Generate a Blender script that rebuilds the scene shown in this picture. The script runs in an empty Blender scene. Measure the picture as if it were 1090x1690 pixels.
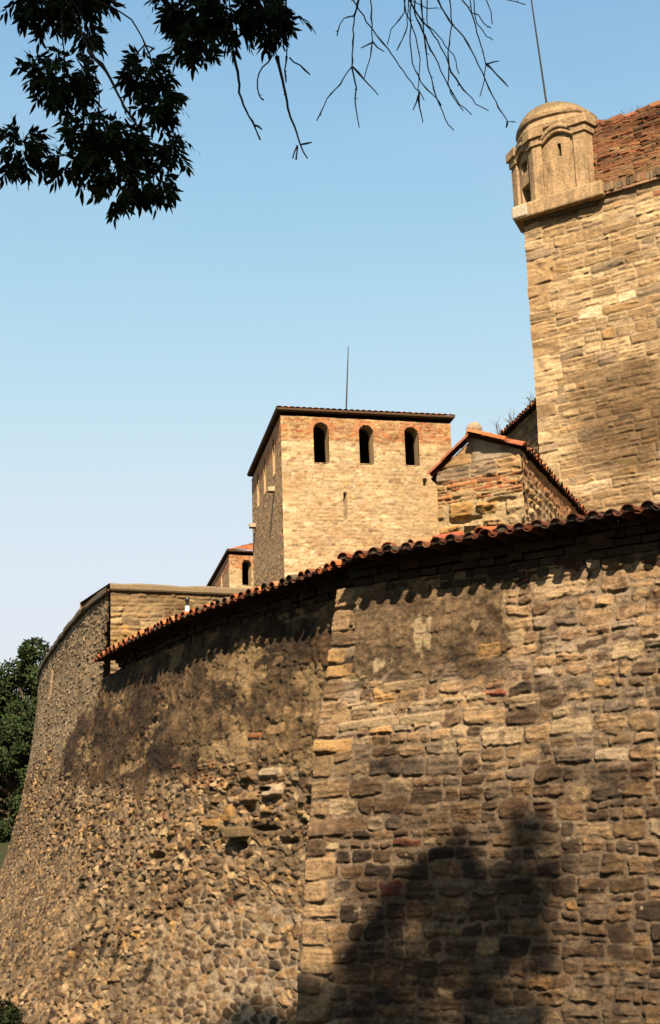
import bpy, bmesh, math, random
import numpy as np
from mathutils import Vector, Matrix
R_ = math.radians
rng = np.random.default_rng(11)
random.seed(11)
scene = bpy.context.scene
COL = scene.collection

# ------------------------------------------------------------------ camera, sky, sun, exposure
cam_d = bpy.data.cameras.new('camera'); cam = bpy.data.objects.new('camera', cam_d); COL.objects.link(cam)
cam_d.sensor_fit = 'VERTICAL'; cam_d.sensor_height = 36.0; cam_d.lens = 50.0
cam_d.clip_start = 0.05; cam_d.clip_end = 5000
PITCH, ROLL = R_(13.3), R_(1.9)
_f = Vector((0, math.cos(PITCH), math.sin(PITCH))); _r0 = Vector((1, 0, 0)); _u0 = Vector((0, -math.sin(PITCH), math.cos(PITCH)))
_r = _r0*math.cos(ROLL) - _u0*math.sin(ROLL); _u = _u0*math.cos(ROLL) + _r0*math.sin(ROLL)
cam.matrix_world = Matrix(((_r.x, _u.x, -_f.x, 0), (_r.y, _u.y, -_f.y, 0), (_r.z, _u.z, -_f.z, 1.65), (0, 0, 0, 1)))
scene.camera = cam

SUN_EL, SUN_AZ = R_(43), R_(1.0)          # the sun stands behind the camera, a little to the right
SUN = Vector((math.sin(SUN_AZ)*math.cos(SUN_EL), -math.cos(SUN_AZ)*math.cos(SUN_EL), math.sin(SUN_EL)))
world = bpy.data.worlds.new('World'); scene.world = world; world.use_nodes = True
nt = world.node_tree; nt.nodes.clear()
sky = nt.nodes.new('ShaderNodeTexSky'); sky.sky_type = 'NISHITA'; sky.sun_disc = False
sky.sun_elevation = SUN_EL; sky.sun_rotation = math.atan2(SUN.x, SUN.y)
sky.altitude = 0; sky.air_density = 2.0; sky.dust_density = 0.7; sky.ozone_density = 2.6
bg = nt.nodes.new('ShaderNodeBackground'); bg.inputs[1].default_value = 0.06
wo = nt.nodes.new('ShaderNodeOutputWorld')
def wn(t, **k):
    q = nt.nodes.new(t)
    for a, b in k.items(): setattr(q, a, b)
    return q
sp = wn('ShaderNodeSeparateColor'); cb = wn('ShaderNodeCombineColor'); hs = wn('ShaderNodeHueSaturation'); hs.inputs['Saturation'].default_value = 1.17
nt.links.new(sky.outputs[0], hs.inputs['Color']); nt.links.new(hs.outputs[0], sp.inputs[0])
for ch, lim in enumerate((3.9, 4.15, 4.7)):            # haze: the glare near the horizon and round the sun saturates softly
    p3_ = wn('ShaderNodeMath', operation='POWER'); p3_.inputs[1].default_value = 5.0
    dv = wn('ShaderNodeMath', operation='DIVIDE'); dv.inputs[1].default_value = lim
    ad = wn('ShaderNodeMath', operation='ADD'); ad.inputs[1].default_value = 1.0
    rt = wn('ShaderNodeMath', operation='POWER'); rt.inputs[1].default_value = -1/5
    ml = wn('ShaderNodeMath', operation='MULTIPLY')
    nt.links.new(sp.outputs[ch], dv.inputs[0]); nt.links.new(dv.outputs[0], p3_.inputs[0]); nt.links.new(p3_.outputs[0], ad.inputs[0]); nt.links.new(ad.outputs[0], rt.inputs[0])
    nt.links.new(sp.outputs[ch], ml.inputs[0]); nt.links.new(rt.outputs[0], ml.inputs[1]); nt.links.new(ml.outputs[0], cb.inputs[ch])
tcw = wn('ShaderNodeTexCoord'); mpw = wn('ShaderNodeMapping'); mpw.inputs['Scale'].default_value = (2.2, 2.2, 6.0); mpw.inputs['Rotation'].default_value = (0.3, 0.25, 0.4)
nzw = wn('ShaderNodeTexNoise'); nzw.inputs['Scale'].default_value = 1.6; nzw.inputs['Detail'].default_value = 7; nzw.inputs['Roughness'].default_value = 0.6
mrw = wn('ShaderNodeMapRange'); mrw.inputs[1].default_value = 0.42; mrw.inputs[2].default_value = 0.8; mrw.inputs[3].default_value = 0.0; mrw.inputs[4].default_value = 0.13
mxw = wn('ShaderNodeMix', data_type='RGBA'); mxw.inputs['B'].default_value = (3.5, 3.8, 4.2, 1)
nt.links.new(tcw.outputs['Generated'], mpw.inputs[0]); nt.links.new(mpw.outputs[0], nzw.inputs['Vector']); nt.links.new(nzw.outputs['Fac'], mrw.inputs[0]); nt.links.new(mrw.outputs[0], mxw.inputs['Factor'])
nt.links.new(cb.outputs[0], mxw.inputs['A']); nt.links.new(mxw.outputs['Result'], bg.inputs[0]); nt.links.new(bg.outputs[0], wo.inputs[0])
sun_d = bpy.data.lights.new('sun', 'SUN'); sun_d.energy = 5.0; sun_d.angle = R_(0.5); sun_d.color = (1.0, 0.82, 0.61)
sun = bpy.data.objects.new('sun', sun_d); COL.objects.link(sun); sun.location = (5, -20, 40)
sun.rotation_euler = SUN.to_track_quat('Z', 'Y').to_euler()
scene.view_settings.view_transform = 'Standard'; scene.view_settings.look = 'None'
scene.view_settings.exposure = 1.75; scene.view_settings.gamma = 1.0
scene.cycles.use_denoising = True
scene.cycles.max_bounces = 6; scene.cycles.diffuse_bounces = 3

# ------------------------------------------------------------------ things, parts, tags
def tag(o, label=None, cat=None, group=None, kind=None):
    if label: o['label'] = label
    if cat: o['category'] = cat
    if group: o['group'] = group
    if kind: o['kind'] = kind
    return o
def thing(name, label, cat, loc=(0, 0, 0), group=None):
    o = bpy.data.objects.new(name, None); COL.objects.link(o); o.location = loc
    o.empty_display_size = 0.2
    return tag(o, label, cat, group, 'thing')
def link(name, me, mat, parent=None):
    o = bpy.data.objects.new(name, me); COL.objects.link(o)
    if mat: me.materials.append(mat)
    if parent is not None:
        o.parent = parent; top = parent; off = Vector(parent.location)
        while top.parent is not None:
            top = top.parent; off = off + Vector(top.location)
        o.location = -off if parent.type == 'EMPTY' else (0, 0, 0)
    return o

def mesh_np(name, V, F4, F3, cols=None, smooth=True):
    """V (n,3); F4 (m,4) ; F3 (k,3)"""
    me = bpy.data.meshes.new(name)
    V = np.asarray(V, np.float32)
    n4 = 0 if F4 is None else len(F4); n3 = 0 if F3 is None else len(F3)
    me.vertices.add(len(V)); me.vertices.foreach_set('co', V.ravel())
    loops = []
    if n4: loops.append(np.asarray(F4, np.int32).ravel())
    if n3: loops.append(np.asarray(F3, np.int32).ravel())
    lp = np.concatenate(loops)
    me.loops.add(len(lp)); me.loops.foreach_set('vertex_index', lp)
    me.polygons.add(n4+n3)
    st = np.concatenate([np.arange(n4)*4, n4*4+np.arange(n3)*3]).astype(np.int32)
    me.polygons.foreach_set('loop_start', st)
    me.polygons.foreach_set('use_smooth', np.full(n4+n3, smooth, bool))
    me.update(calc_edges=True); me.validate()
    if cols is not None:
        a = me.color_attributes.new('Col', 'FLOAT_COLOR', 'POINT')
        c4 = np.ones((len(V), 4), np.float32); c4[:, :3] = np.clip(cols, 0, 1)
        a.data.foreach_set('color', c4.ravel())
    return me

class MB:
    """collects boxes, tubes, tiles; build() links them as ONE mesh"""
    def __init__(s): s.V = []; s.F = []; s.C = []
    def add(s, verts, faces, col):
        b = len(s.V); s.V += [tuple(v) for v in verts]; s.F += [tuple(b+i for i in f) for f in faces]
        s.C += [col]*len(verts)
    def box(s, c, ax, ay, az, hx, hy, hz, col, jit=0.0):
        c = Vector(c); ax = Vector(ax); ay = Vector(ay); az = Vector(az); vs = []
        for k in (-1, 1):
            for j in (-1, 1):
                for i in (-1, 1):
                    v = c+ax*(hx*i)+ay*(hy*j)+az*(hz*k)
                    if jit: v = v+Vector((random.uniform(-jit, jit), random.uniform(-jit, jit), random.uniform(-jit, jit)))
                    vs.append(v)
        s.add(vs, [(0, 2, 3, 1), (4, 5, 7, 6), (0, 1, 5, 4), (2, 6, 7, 3), (0, 4, 6, 2), (1, 3, 7, 5)], col)
    def tube(s, pts, radii, col, n=6, caps=True):
        pts = [Vector(p) for p in pts]; rings = []
        up = Vector((0.31, 0.2, 0.93)).normalized()
        for i, p in enumerate(pts):
            t = (pts[min(i+1, len(pts)-1)]-pts[max(i-1, 0)]).normalized()
            a = t.cross(up)
            if a.length < 1e-3: a = t.cross(Vector((1, 0, 0)))
            a.normalize(); b = t.cross(a).normalized()
            r = radii[i] if hasattr(radii, '__len__') else radii
            rings.append([p+a*(r*math.cos(2*math.pi*k/n))+b*(r*math.sin(2*math.pi*k/n)) for k in range(n)])
        vs = [v for q in rings for v in q]; fs = []
        for i in range(len(pts)-1):
            for k in range(n):
                fs.append((i*n+k, i*n+(k+1) % n, (i+1)*n+(k+1) % n, (i+1)*n+k))
        if caps: fs.append(tuple(range(n))[::-1]); fs.append(tuple((len(pts)-1)*n+k for k in range(n)))
        s.add(vs, fs, col)
    def half_tile(s, o, T, A, N, r0, r1, L, col, convex=True, th=0.014, seg=7):
        """barrel tile: o = middle of its low end, T across, A up the slope, N the slope's normal"""
        o = Vector(o); vs = []
        for (e, r) in ((0, r0), (L, r1)):
            for rr in (r, r-th):
                for k in range(seg+1):
                    a = math.pi*k/seg; h = math.sin(a)*rr*0.92
                    vs.append(o+A*e+T*(-math.cos(a)*rr)+N*(h if convex else -h))
        m = seg+1; fs = []
        for k in range(seg):
            fs += [(k, k+1, 2*m+k+1, 2*m+k), (m+k, 3*m+k, 3*m+k+1, m+k+1), (k, m+k, m+k+1, k+1), (2*m+k, 2*m+k+1, 3*m+k+1, 3*m+k)]
        fs += [(0, 2*m, 3*m, m), (seg, m+seg, 3*m+seg, 2*m+seg)]
        b0 = len(s.C); s.add(vs, fs, col)
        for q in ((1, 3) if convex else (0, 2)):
            for k in range(m): s.C[b0+q*m+k] = tuple(v*0.28 for v in col)  # underside vertices darkened, shade painted into the tile colour
    def build(s, name, mat, parent=None, smooth=False):
        me = bpy.data.meshes.new(name); me.from_pydata(s.V, [], s.F); me.update()
        a = me.color_attributes.new('Col', 'FLOAT_COLOR', 'POINT')
        c4 = np.ones((len(s.V), 4), np.float32); c4[:, :3] = np.array(s.C)
        a.data.foreach_set('color', c4.ravel())
        if smooth: me.polygons.foreach_set('use_smooth', np.ones(len(me.polygons), bool))
        return link(name, me, mat, parent)

# ------------------------------------------------------------------ materials: colour comes from the thing's own 'Col' attribute
def mat_attr(name, rough=0.95, nscale=40.0, amt=0.35, bump=0.4, bdist=0.006, spec=0.2, gain=1.0, stain=0.0):
    m = bpy.data.materials.new(name); m.use_nodes = True; n = m.node_tree; n.nodes.clear()
    out = n.nodes.new('ShaderNodeOutputMaterial'); p = n.nodes.new('ShaderNodeBsdfPrincipled')
    p.inputs['Roughness'].default_value = rough; p.inputs['Specular IOR Level'].default_value = spec
    at = n.nodes.new('ShaderNodeAttribute'); at.attribute_name = 'Col'
    geo = n.nodes.new('ShaderNodeNewGeometry')
    tx = n.nodes.new('ShaderNodeTexNoise'); tx.inputs['Scale'].default_value = nscale; tx.inputs['Detail'].default_value = 6; tx.inputs['Roughness'].default_value = 0.7
    n.links.new(geo.outputs['Position'], tx.inputs['Vector'])
    mr = n.nodes.new('ShaderNodeMapRange'); mr.inputs[1].default_value = 0.3; mr.inputs[2].default_value = 0.7
    mr.inputs[3].default_value = (1-amt)*gain; mr.inputs[4].default_value = (1+amt)*gain
    n.links.new(tx.outputs['Fac'], mr.inputs[0])
    mx = n.nodes.new('ShaderNodeVectorMath'); mx.operation = 'SCALE'
    n.links.new(at.outputs['Color'], mx.inputs[0]); n.links.new(mr.outputs[0], mx.inputs['Scale'])
    last = mx.outputs[0]
    if stain:                                   # rain streaks and lichen with shapes of their own
        mp = n.nodes.new('ShaderNodeMapping'); mp.inputs['Scale'].default_value = (3.2, 3.2, 1.1); n.links.new(geo.outputs['Position'], mp.inputs[0])
        t2 = n.nodes.new('ShaderNodeTexNoise'); t2.inputs['Scale'].default_value = 1.6; t2.inputs['Detail'].default_value = 8; t2.inputs['Roughness'].default_value = 0.68
        n.links.new(mp.outputs[0], t2.inputs['Vector'])
        m2 = n.nodes.new('ShaderNodeMapRange'); m2.inputs[1].default_value = 0.40; m2.inputs[2].default_value = 0.66; m2.inputs[3].default_value = 1.12; m2.inputs[4].default_value = 1-stain
        n.links.new(t2.outputs['Fac'], m2.inputs[0]); s2 = n.nodes.new('ShaderNodeVectorMath'); s2.operation = 'SCALE'
        n.links.new(last, s2.inputs[0]); n.links.new(m2.outputs[0], s2.inputs['Scale']); last = s2.outputs[0]
    n.links.new(last, p.inputs['Base Color'])
    if bump:
        b = n.nodes.new('ShaderNodeBump'); b.inputs['Strength'].default_value = bump; b.inputs['Distance'].default_value = bdist
        n.links.new(tx.outputs['Fac'], b.inputs['Height']); n.links.new(b.outputs[0], p.inputs['Normal'])
    n.links.new(p.outputs[0], out.inputs[0])
    return m
M_STONE = mat_attr('weathered_stone', nscale=42, amt=0.42, bump=1.0, bdist=0.016, gain=0.60)
M_FAR = mat_attr('far_stone', nscale=14, amt=0.26, bump=0.6, bdist=0.03, gain=0.62)
M_TILE = mat_attr('terracotta', rough=0.85, nscale=22, amt=0.35, bump=0.4, gain=0.72)
M_PLASTER = mat_attr('old_plaster', nscale=16, amt=0.28, bump=0.9, bdist=0.03, gain=0.80, stain=0.45)
M_METAL = mat_attr('dull_metal', rough=0.5, nscale=10, amt=0.1, bump=0, spec=0.5, gain=0.6)
M_LEAF = mat_attr('leaf', rough=0.9, nscale=9, amt=0.3, bump=0, spec=0.05, gain=0.34)
M_BARK = mat_attr('bark', nscale=30, amt=0.3, bump=0.5, gain=0.5)

# ------------------------------------------------------------------ numpy noise
def vnoise(x, y, seed):
    g = np.random.default_rng(seed).random((256, 256)).astype(np.float32)
    xi = np.floor(x); yi = np.floor(y); fx = x-xi; fy = y-yi
    xi = xi.astype(np.int64); yi = yi.astype(np.int64)
    fx = fx*fx*(3-2*fx); fy = fy*fy*(3-2*fy)
    a = g[yi & 255, xi & 255]; b = g[yi & 255, (xi+1) & 255]; c = g[(yi+1) & 255, xi & 255]; d = g[(yi+1) & 255, (xi+1) & 255]
    return (a*(1-fx)+b*fx)*(1-fy)+(c*(1-fx)+d*fx)*fy
def fbm(x, y, sx, sy, seed, octv=4, gain=0.55):
    """zero-mean noise, about -1..1; sx, sy = size of the largest features in metres"""
    t = 0; a = 1.0; tot = 0
    for o in range(octv):
        k = 2.0**o
        t = t+a*(vnoise(x/sx*k+o*17.3, y/sy*k+o*9.1, seed*31+o)-0.5); tot += a; a *= gain
    return 3.2*t/tot
def sm(a, b, x):
    t = np.clip((x-a)/(b-a), 0, 1); return t*t*(3-2*t)
def mix(A, B, f):
    return A*(1-f)+B*f
def mixc(A, B, f):
    f = f[..., None]; return A*(1-f)+np.asarray(B, np.float32)*f

# ------------------------------------------------------------------ masonry: a sheet of stones with relief h and colour c over (u, v) metres
PAL = {
 'tan': (0.36, 0.222, 0.100), 'cream': (0.52, 0.365, 0.19), 'ochre': (0.42, 0.235, 0.075), 'brown': (0.22, 0.13, 0.062),
 'grey': (0.245, 0.172, 0.105), 'dark': (0.105, 0.066, 0.036), 'brick': (0.30, 0.085, 0.035), 'pale': (0.60, 0.45, 0.28), 'rust': (0.36, 0.15, 0.055)}
def palette(spec):
    names = list(spec); w = np.array([spec[k] for k in names], float); w /= w.sum()
    return np.array([PAL[k] for k in names]), w
class Sheet:
    def __init__(s, u0, u1, v0, v1, res, seed, resv=None, k=0.66):
        s.k = k
        s.u0, s.v0 = u0, v0; s.ru = res; s.rv = resv or res
        s.nu = int((u1-u0)/s.ru)+2; s.nv = int((v1-v0)/s.rv)+2
        s.X, s.Y = np.meshgrid(u0+np.arange(s.nu)*s.ru, v0+np.arange(s.nv)*s.rv)
        s.X = s.X.astype(np.float32); s.Y = s.Y.astype(np.float32)
        s.seed = seed; s.h = np.zeros_like(s.X); s.c = np.zeros(s.X.shape+(3,), np.float32); s.stone = np.zeros_like(s.X)
    def mortar(s, col, rough=0.012):
        f = fbm(s.X, s.Y, 0.25, 0.2, s.seed+1, 5)
        s.h = -0.004+rough*f
        s.c[:] = np.asarray(col, np.float32); s.c *= (1+0.16*fbm(s.X, s.Y, 0.5, 0.4, s.seed+2, 4)+0.12*f)[..., None]
    def rects(s, u0, u1, v0, v1, bands, hmin, hmax, wmin, wmax, asp=4.0):
        r = np.random.default_rng(s.seed+5); out = []
        def split(x, y, w, h, d):
            if d < 9:
                if h > hmax or (h > 2.2*hmin and r.random() < 0.45 and w < wmax*1.6):
                    f = r.uniform(0.33, 0.67); split(x, y, w, h*f, d+1); split(x, y+h*f, w, h*(1-f), d+1); return
                if w > wmax or w/h > asp*r.uniform(0.7, 1.2) or (w > 2.3*wmin and r.random() < 0.35):
                    if w > 1.2*wmin:
                        f = r.uniform(0.3, 0.7); split(x, y, w*f, h, d+1); split(x+w*f, y, w*(1-f), h, d+1); return
            out.append((x, y, w, h))
        y = v0
        while y < v1:
            bh = min(r.uniform(*bands), max(v1-y, 0.05)); x = u0-r.uniform(0, 0.5)
            while x < u1:
                bw = r.uniform(1.2, 2.6)*max(wmax, bh); split(x, y, bw, bh, 0); x += bw
            y += bh
        return out
    def stones(s, rects, pal, gap=0.012, edge=0.03, prot=(0.01, 0.04), warp=0.03, radius=(0.25, 0.5), rot=0.03, tilt=0.12, brick=0.0, rough=0.006, shape=0.012, where=None, warp2=0.0, smear=0.0):
        r = np.random.default_rng(s.seed+9); cols, w = palette(pal)
        wx = s.X+warp*fbm(s.X, s.Y, 0.7, 0.5, s.seed+11, 3); wy = s.Y+warp*0.8*fbm(s.X, s.Y, 0.8, 0.5, s.seed+12, 3)
        sn = shape*fbm(s.X, s.Y, 0.12, 0.08, s.seed+13, 4)
        if warp2: wx = wx+warp2*fbm(s.X, s.Y, 0.17, 0.13, s.seed+17, 3); wy = wy+warp2*fbm(s.X, s.Y, 0.17, 0.13, s.seed+18, 3)
        if smear: sn = sn+smear*np.clip(fbm(s.X, s.Y, 0.35, 0.22, s.seed+19, 4)-0.15, 0, 1.2)
        lay = fbm(s.X, s.Y, 0.5, 0.045, s.seed+14, 4); fine = fbm(s.X, s.Y, 0.09, 0.06, s.seed+15, 4)
        cn = fbm(s.X, s.Y, 0.22, 0.12, s.seed+16, 4)
        pad = (warp+warp2)*2.2+0.03
        for (x, y, bw, bh) in rects:
            i0 = max(int((x-pad-s.u0)/s.ru), 0); i1 = min(int((x+bw+pad-s.u0)/s.ru)+1, s.nu)
            j0 = max(int((y-pad-s.v0)/s.rv), 0); j1 = min(int((y+bh+pad-s.v0)/s.rv)+1, s.nv)
            if i1 <= i0 or j1 <= j0: continue
            sl = (slice(j0, j1), slice(i0, i1))
            dx = wx[sl]-(x+bw/2); dy = wy[sl]-(y+bh/2)
            a = r.normal(0, rot); dx, dy = dx*math.cos(a)+dy*math.sin(a), dy*math.cos(a)-dx*math.sin(a)
            g = gap*r.uniform(0.5, 1.6); mn = min(bw, bh); rad = mn*r.uniform(*radius)
            hx = max(bw/2-g-rad, 0.0); hy = max(bh/2-g-rad, 0.0)
            if bw/2-g < 0.008 or bh/2-g < 0.008: continue
            rad = min(rad, bh/2-g, bw/2-g)
            qx = np.abs(dx)-hx; qy = np.abs(dy)-hy
            sd = np.sqrt(np.maximum(qx, 0)**2+np.maximum(qy, 0)**2)+np.minimum(np.maximum(qx, qy), 0)-rad+sn[sl]
            e = sm(0.0, min(edge, mn*0.4), -sd)
            pr = r.uniform(*prot); tx_, ty_ = r.normal(0, tilt, 2)
            rg = rough*r.uniform(0.4, 1.8)
            hh = e*(pr+np.clip(tx_*dx+ty_*dy, -0.6*pr, 0.8*pr)+rg*lay[sl]+rg*0.7*fine[sl])
            cc = cols[r.choice(len(w), p=w)]*r.uniform(0.72, 1.28)
            if brick and bh < 0.10 and r.random() < brick*4 or r.random() < brick:
                cc = np.array(PAL['brick'])*r.uniform(0.7, 1.3)
            m = e if where is None else e*where[sl]
            f = sm(0.05, 0.45, m)
            s.h[sl] = np.where(m > 0.02, np.maximum(s.h[sl]*(1-f)+hh*f, np.where(f > 0.5, hh, s.h[sl]*(1-f)+hh*f)), s.h[sl])
            k = (1+0.28*cn[sl]+0.16*lay[sl]+0.16*fine[sl])
            s.c[sl] = s.c[sl]*(1-f[..., None])+(cc*np.clip(k, 0.25, 1.8)[..., None])*f[..., None]
            s.stone[sl] = np.maximum(s.stone[sl], f)
    def rubble(s, sx, sy, pal, prot=(0.02, 0.07), gap=0.10, edge=0.25, warp=0.04, where=None, seed=0, mort=None, rough=0.01):
        sd = s.seed+101+seed
        x = (s.X+warp*fbm(s.X, s.Y, 0.35, 0.25, sd, 3))/sx; y = (s.Y+warp*fbm(s.X, s.Y, 0.35, 0.25, sd+1, 3))/sy
        ix = np.floor(x).astype(np.int64); iy = np.floor(y).astype(np.int64)
        g = np.random.default_rng(sd+2); jx = g.random((128, 128)); jy = g.random((128, 128)); big = g.uniform(-0.22, 0.12, (128, 128))
        f1 = np.full(x.shape, 9.0); f2 = np.full(x.shape, 9.0); idx = np.zeros(x.shape, np.int64); cdx = np.zeros(x.shape); cdy = np.zeros(x.shape)
        for oy in (-1, 0, 1):
            for ox in (-1, 0, 1):
                a = (ix+ox) & 127; b = (iy+oy) & 127
                px = ix+ox+0.1+0.8*jx[b, a]; py = iy+oy+0.1+0.8*jy[b, a]
                d = np.sqrt((x-px)**2+(y-py)**2)+big[b, a]
                n = d < f1
                f2 = np.where(n, f1, np.minimum(f2, d)); idx = np.where(n, b*128+a, idx); cdx = np.where(n, x-px, cdx); cdy = np.where(n, y-py, cdy); f1 = np.where(n, d, f1)
        e = sm(gap*0.4, gap+edge, (f2-f1)+0.16*fbm(s.X, s.Y, 0.09, 0.06, sd+4, 4))
        pr = g.uniform(*prot, 128*128); keep = (g.random(128*128) > 0.10)
        tl = g.normal(0, 0.45, (128*128, 2)); cols, w = palette(pal)
        cc = cols[g.choice(len(w), size=128*128, p=w)]*g.uniform(0.65, 1.35, (128*128, 1))
        fine = fbm(s.X, s.Y, 0.10, 0.07, sd+5, 4)
        P = pr[idx]
        hh = e*(P*(1+np.clip(tl[idx, 0]*cdx*2+tl[idx, 1]*cdy*2, -0.7, 0.9))+rough*fine)*keep[idx]
        k = np.clip(1+0.30*fbm(s.X, s.Y, 0.15, 0.1, sd+6, 3)+0.2*fine, 0.3, 1.8)
        f = sm(0.05, 0.5, e)*keep[idx]
        hm = s.h if mort is None else -0.004+0.012*fine
        cm = s.c if mort is None else (np.asarray(mort, np.float32)*np.clip(1+0.25*fine+0.15*fbm(s.X, s.Y, 0.6, 0.5, sd+8, 3), 0.3, 1.8)[..., None])
        H = hm*(1-f)+hh*f; Cc = cm*(1-f[..., None])+cc[idx]*k[..., None]*f[..., None]
        if where is None: s.h, s.c, s.stone = H, Cc.astype(np.float32), f
        else:
            s.h = s.h*(1-where)+H*where; s.c = (s.c*(1-where[..., None])+Cc*where[..., None]).astype(np.float32); s.stone = s.stone*(1-where)+f*where
    def plaster(s, where, col, depth=0.012, lump=0.03, keep=0.35, seed=0):
        n = fbm(s.X, s.Y, 0.5, 0.4, s.seed+201+seed, 6, 0.62); n2 = fbm(s.X, s.Y, 0.09, 0.09, s.seed+202+seed, 4)
        hh = depth+lump*n+0.008*n2+keep*s.h
        cc = np.asarray(col, np.float32)*np.clip(1+0.35*n+0.3*n2, 0.2, 2.0)[..., None]
        s.h = s.h*(1-where)+hh*where; s.c = (s.c*(1-where[..., None])+cc*where[..., None]).astype(np.float32)
    def stain(s, col, amount):
        s.c = (s.c*(1-amount[..., None])+s.c*np.asarray(col, np.float32)*amount[..., None]).astype(np.float32)
    def grain(s, size, ca, ha, seed=0):
        n = fbm(s.X, s.Y, size*1.4, size, s.seed+501+seed, 3, 0.7); s.h += ha*n; s.c *= np.clip(1+ca*n, 0.3, 1.8)[..., None]
    def punch(s, k):
        m = s.c.mean((0, 1)); l = s.c.mean(-1, keepdims=True)/m.mean(); s.c = np.clip(s.c*np.minimum(l, 1.35)**(k-1)*np.minimum(1, 1.9/np.maximum(l, .01))**0.6, 0, 0.75).astype(np.float32)
    def speckle(s, col, thr=0.8, size=0.12, amt=0.7, seed=0):
        n = fbm(s.X, s.Y, size, size*0.7, s.seed+301+seed, 5, 0.65)
        s.c = mixc(s.c, col, (sm(thr, thr+0.35, n)*amt).astype(np.float32)).astype(np.float32)
    def noise(s, sx, sy, seed, octv=5, gain=0.6): return fbm(s.X, s.Y, sx, sy, s.seed+401+seed, octv, gain)
    def sample(s, u, v):
        x = np.clip((u-s.u0)/s.ru, 0, s.nu-1.001); y = np.clip((v-s.v0)/s.rv, 0, s.nv-1.001)
        i = x.astype(int); j = y.astype(int); fx = x-i; fy = y-j
        def b(A):
            if A.ndim == 3: gx, gy = fx[..., None], fy[..., None]
            else: gx, gy = fx, fy
            return (A[j, i]*(1-gx)+A[j, i+1]*gx)*(1-gy)+(A[j+1, i]*(1-gx)+A[j+1, i+1]*gx)*gy
        return b(s.h), b(s.c)*s.k
def axis(*seg):
    """axis((a, b, step), (b, c, step2), ...)"""
    out = []
    for (a, b, st) in seg:
        n = max(int(round((b-a)/st)), 1); out += list(a+(b-a)*np.arange(n)/n)
    out.append(seg[-1][1]); return np.array(out)
def grid_mesh(name, P, C, mat, parent, mask=None):
    nv, nu = P.shape[:2]; idx = np.arange(nv*nu).reshape(nv, nu)
    F = np.stack([idx[:-1, :-1], idx[:-1, 1:], idx[1:, 1:], idx[1:, :-1]], -1).reshape(-1, 4)
    V = P.reshape(-1, 3); Cc = C.reshape(-1, 3)
    if mask is not None:
        F = F[mask[:-1, :-1].ravel()]
        used = np.zeros(len(V), bool); used[F.ravel()] = True; re = np.cumsum(used)-1
        V = V[used]; Cc = Cc[used]; F = re[F]
    return link(name, mesh_np(name, V, F, None, Cc), mat, parent)
class Plane:
    """a vertical wall plane: origin (x, y), u runs along azimuth az (degrees from +Y to +X), n points out of the wall"""
    def __init__(s, o, az, side=1, batter=0.0, z0=0.0):
        a = R_(az); s.o = np.array(o, float)[:2]; s.e = np.array([math.sin(a), math.cos(a)]); s.n = side*np.array([-s.e[1], s.e[0]])
        s.b = batter; s.z0 = z0
    def P(s, u, z, d=0.0):
        u, z, d = np.broadcast_arrays(np.asarray(u, float), np.asarray(z, float), np.asarray(d, float))
        dd = d+s.b*(s.z0-z)
        return np.stack([s.o[0]+s.e[0]*u+s.n[0]*dd, s.o[1]+s.e[1]*u+s.n[1]*dd, z], -1)
    def v(s, u, z, d=0.0): return Vector(s.P(u, z, d).tolist())
    @property
    def E(s): return Vector((s.e[0], s.e[1], 0))
    @property
    def N(s): return Vector((s.n[0], s.n[1], 0))
def wall_mesh(name, pl, sh, us, zs, mat, parent, mask=None, off=0.0):
    U, Z = np.meshgrid(us, zs); h, c = sh.sample(U, Z)
    return grid_mesh(name, pl.P(U, Z, h+off), c, mat, parent, None if mask is None else mask(U, Z))
def quad_mesh(mb, pts, col): mb.add(pts, [tuple(range(len(pts)))], col)
# ------------------------------------------------------------------ ground
def smooth1(a, b, x): return sm(a, b, np.asarray(x, float))
def ground_z(x, y):
    x = np.asarray(x, float); y = np.asarray(y, float)
    moat = -1.6*smooth1(4, 11, y)
    bank = np.clip(0.105*(y-18), 0, 4.6)*smooth1(-6.5, -9.5, x)
    inner = 1.6*smooth1(30, 60, y)*smooth1(-6, 0, x)
    return moat+bank+inner+0.12*fbm(x.astype(np.float32), y.astype(np.float32), 3.0, 3.0, 77, 4)*smooth1(300, 60, np.hypot(x, y))
gx = np.concatenate([np.linspace(-1500, -60, 24)[:-1], np.linspace(-60, -20, 80)[:-1], np.linspace(-20, 14, 170)[:-1], np.linspace(14, 60, 40)[:-1], np.linspace(60, 1500, 24)])
gy = np.concatenate([np.linspace(-1500, -40, 20)[:-1], np.linspace(-40, -2, 50)[:-1], np.linspace(-2, 70, 300)[:-1], np.linspace(70, 2000, 40)])
GX, GY = np.meshgrid(gx, gy)
n1 = fbm(GX, GY, 2.5, 2.5, 5, 5); n2 = fbm(GX, GY, 9, 9, 6, 3)
gc = mixc(np.broadcast_to(np.array((0.06, 0.075, 0.02)), GX.shape+(3,)), (0.13, 0.075, 0.032), sm(0.0, 0.9, n1+0.3*n2))
gc = mixc(gc, (0.035, 0.05, 0.015), sm(0.2, 0.9, -n1))
ground = grid_mesh('ground', np.stack([GX, GY, ground_z(GX, GY)], -1), gc, mat_attr('grassy_earth', nscale=6, amt=0.5, bump=0.9, bdist=0.08, gain=0.30), None)
tag(ground, kind='structure')

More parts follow.
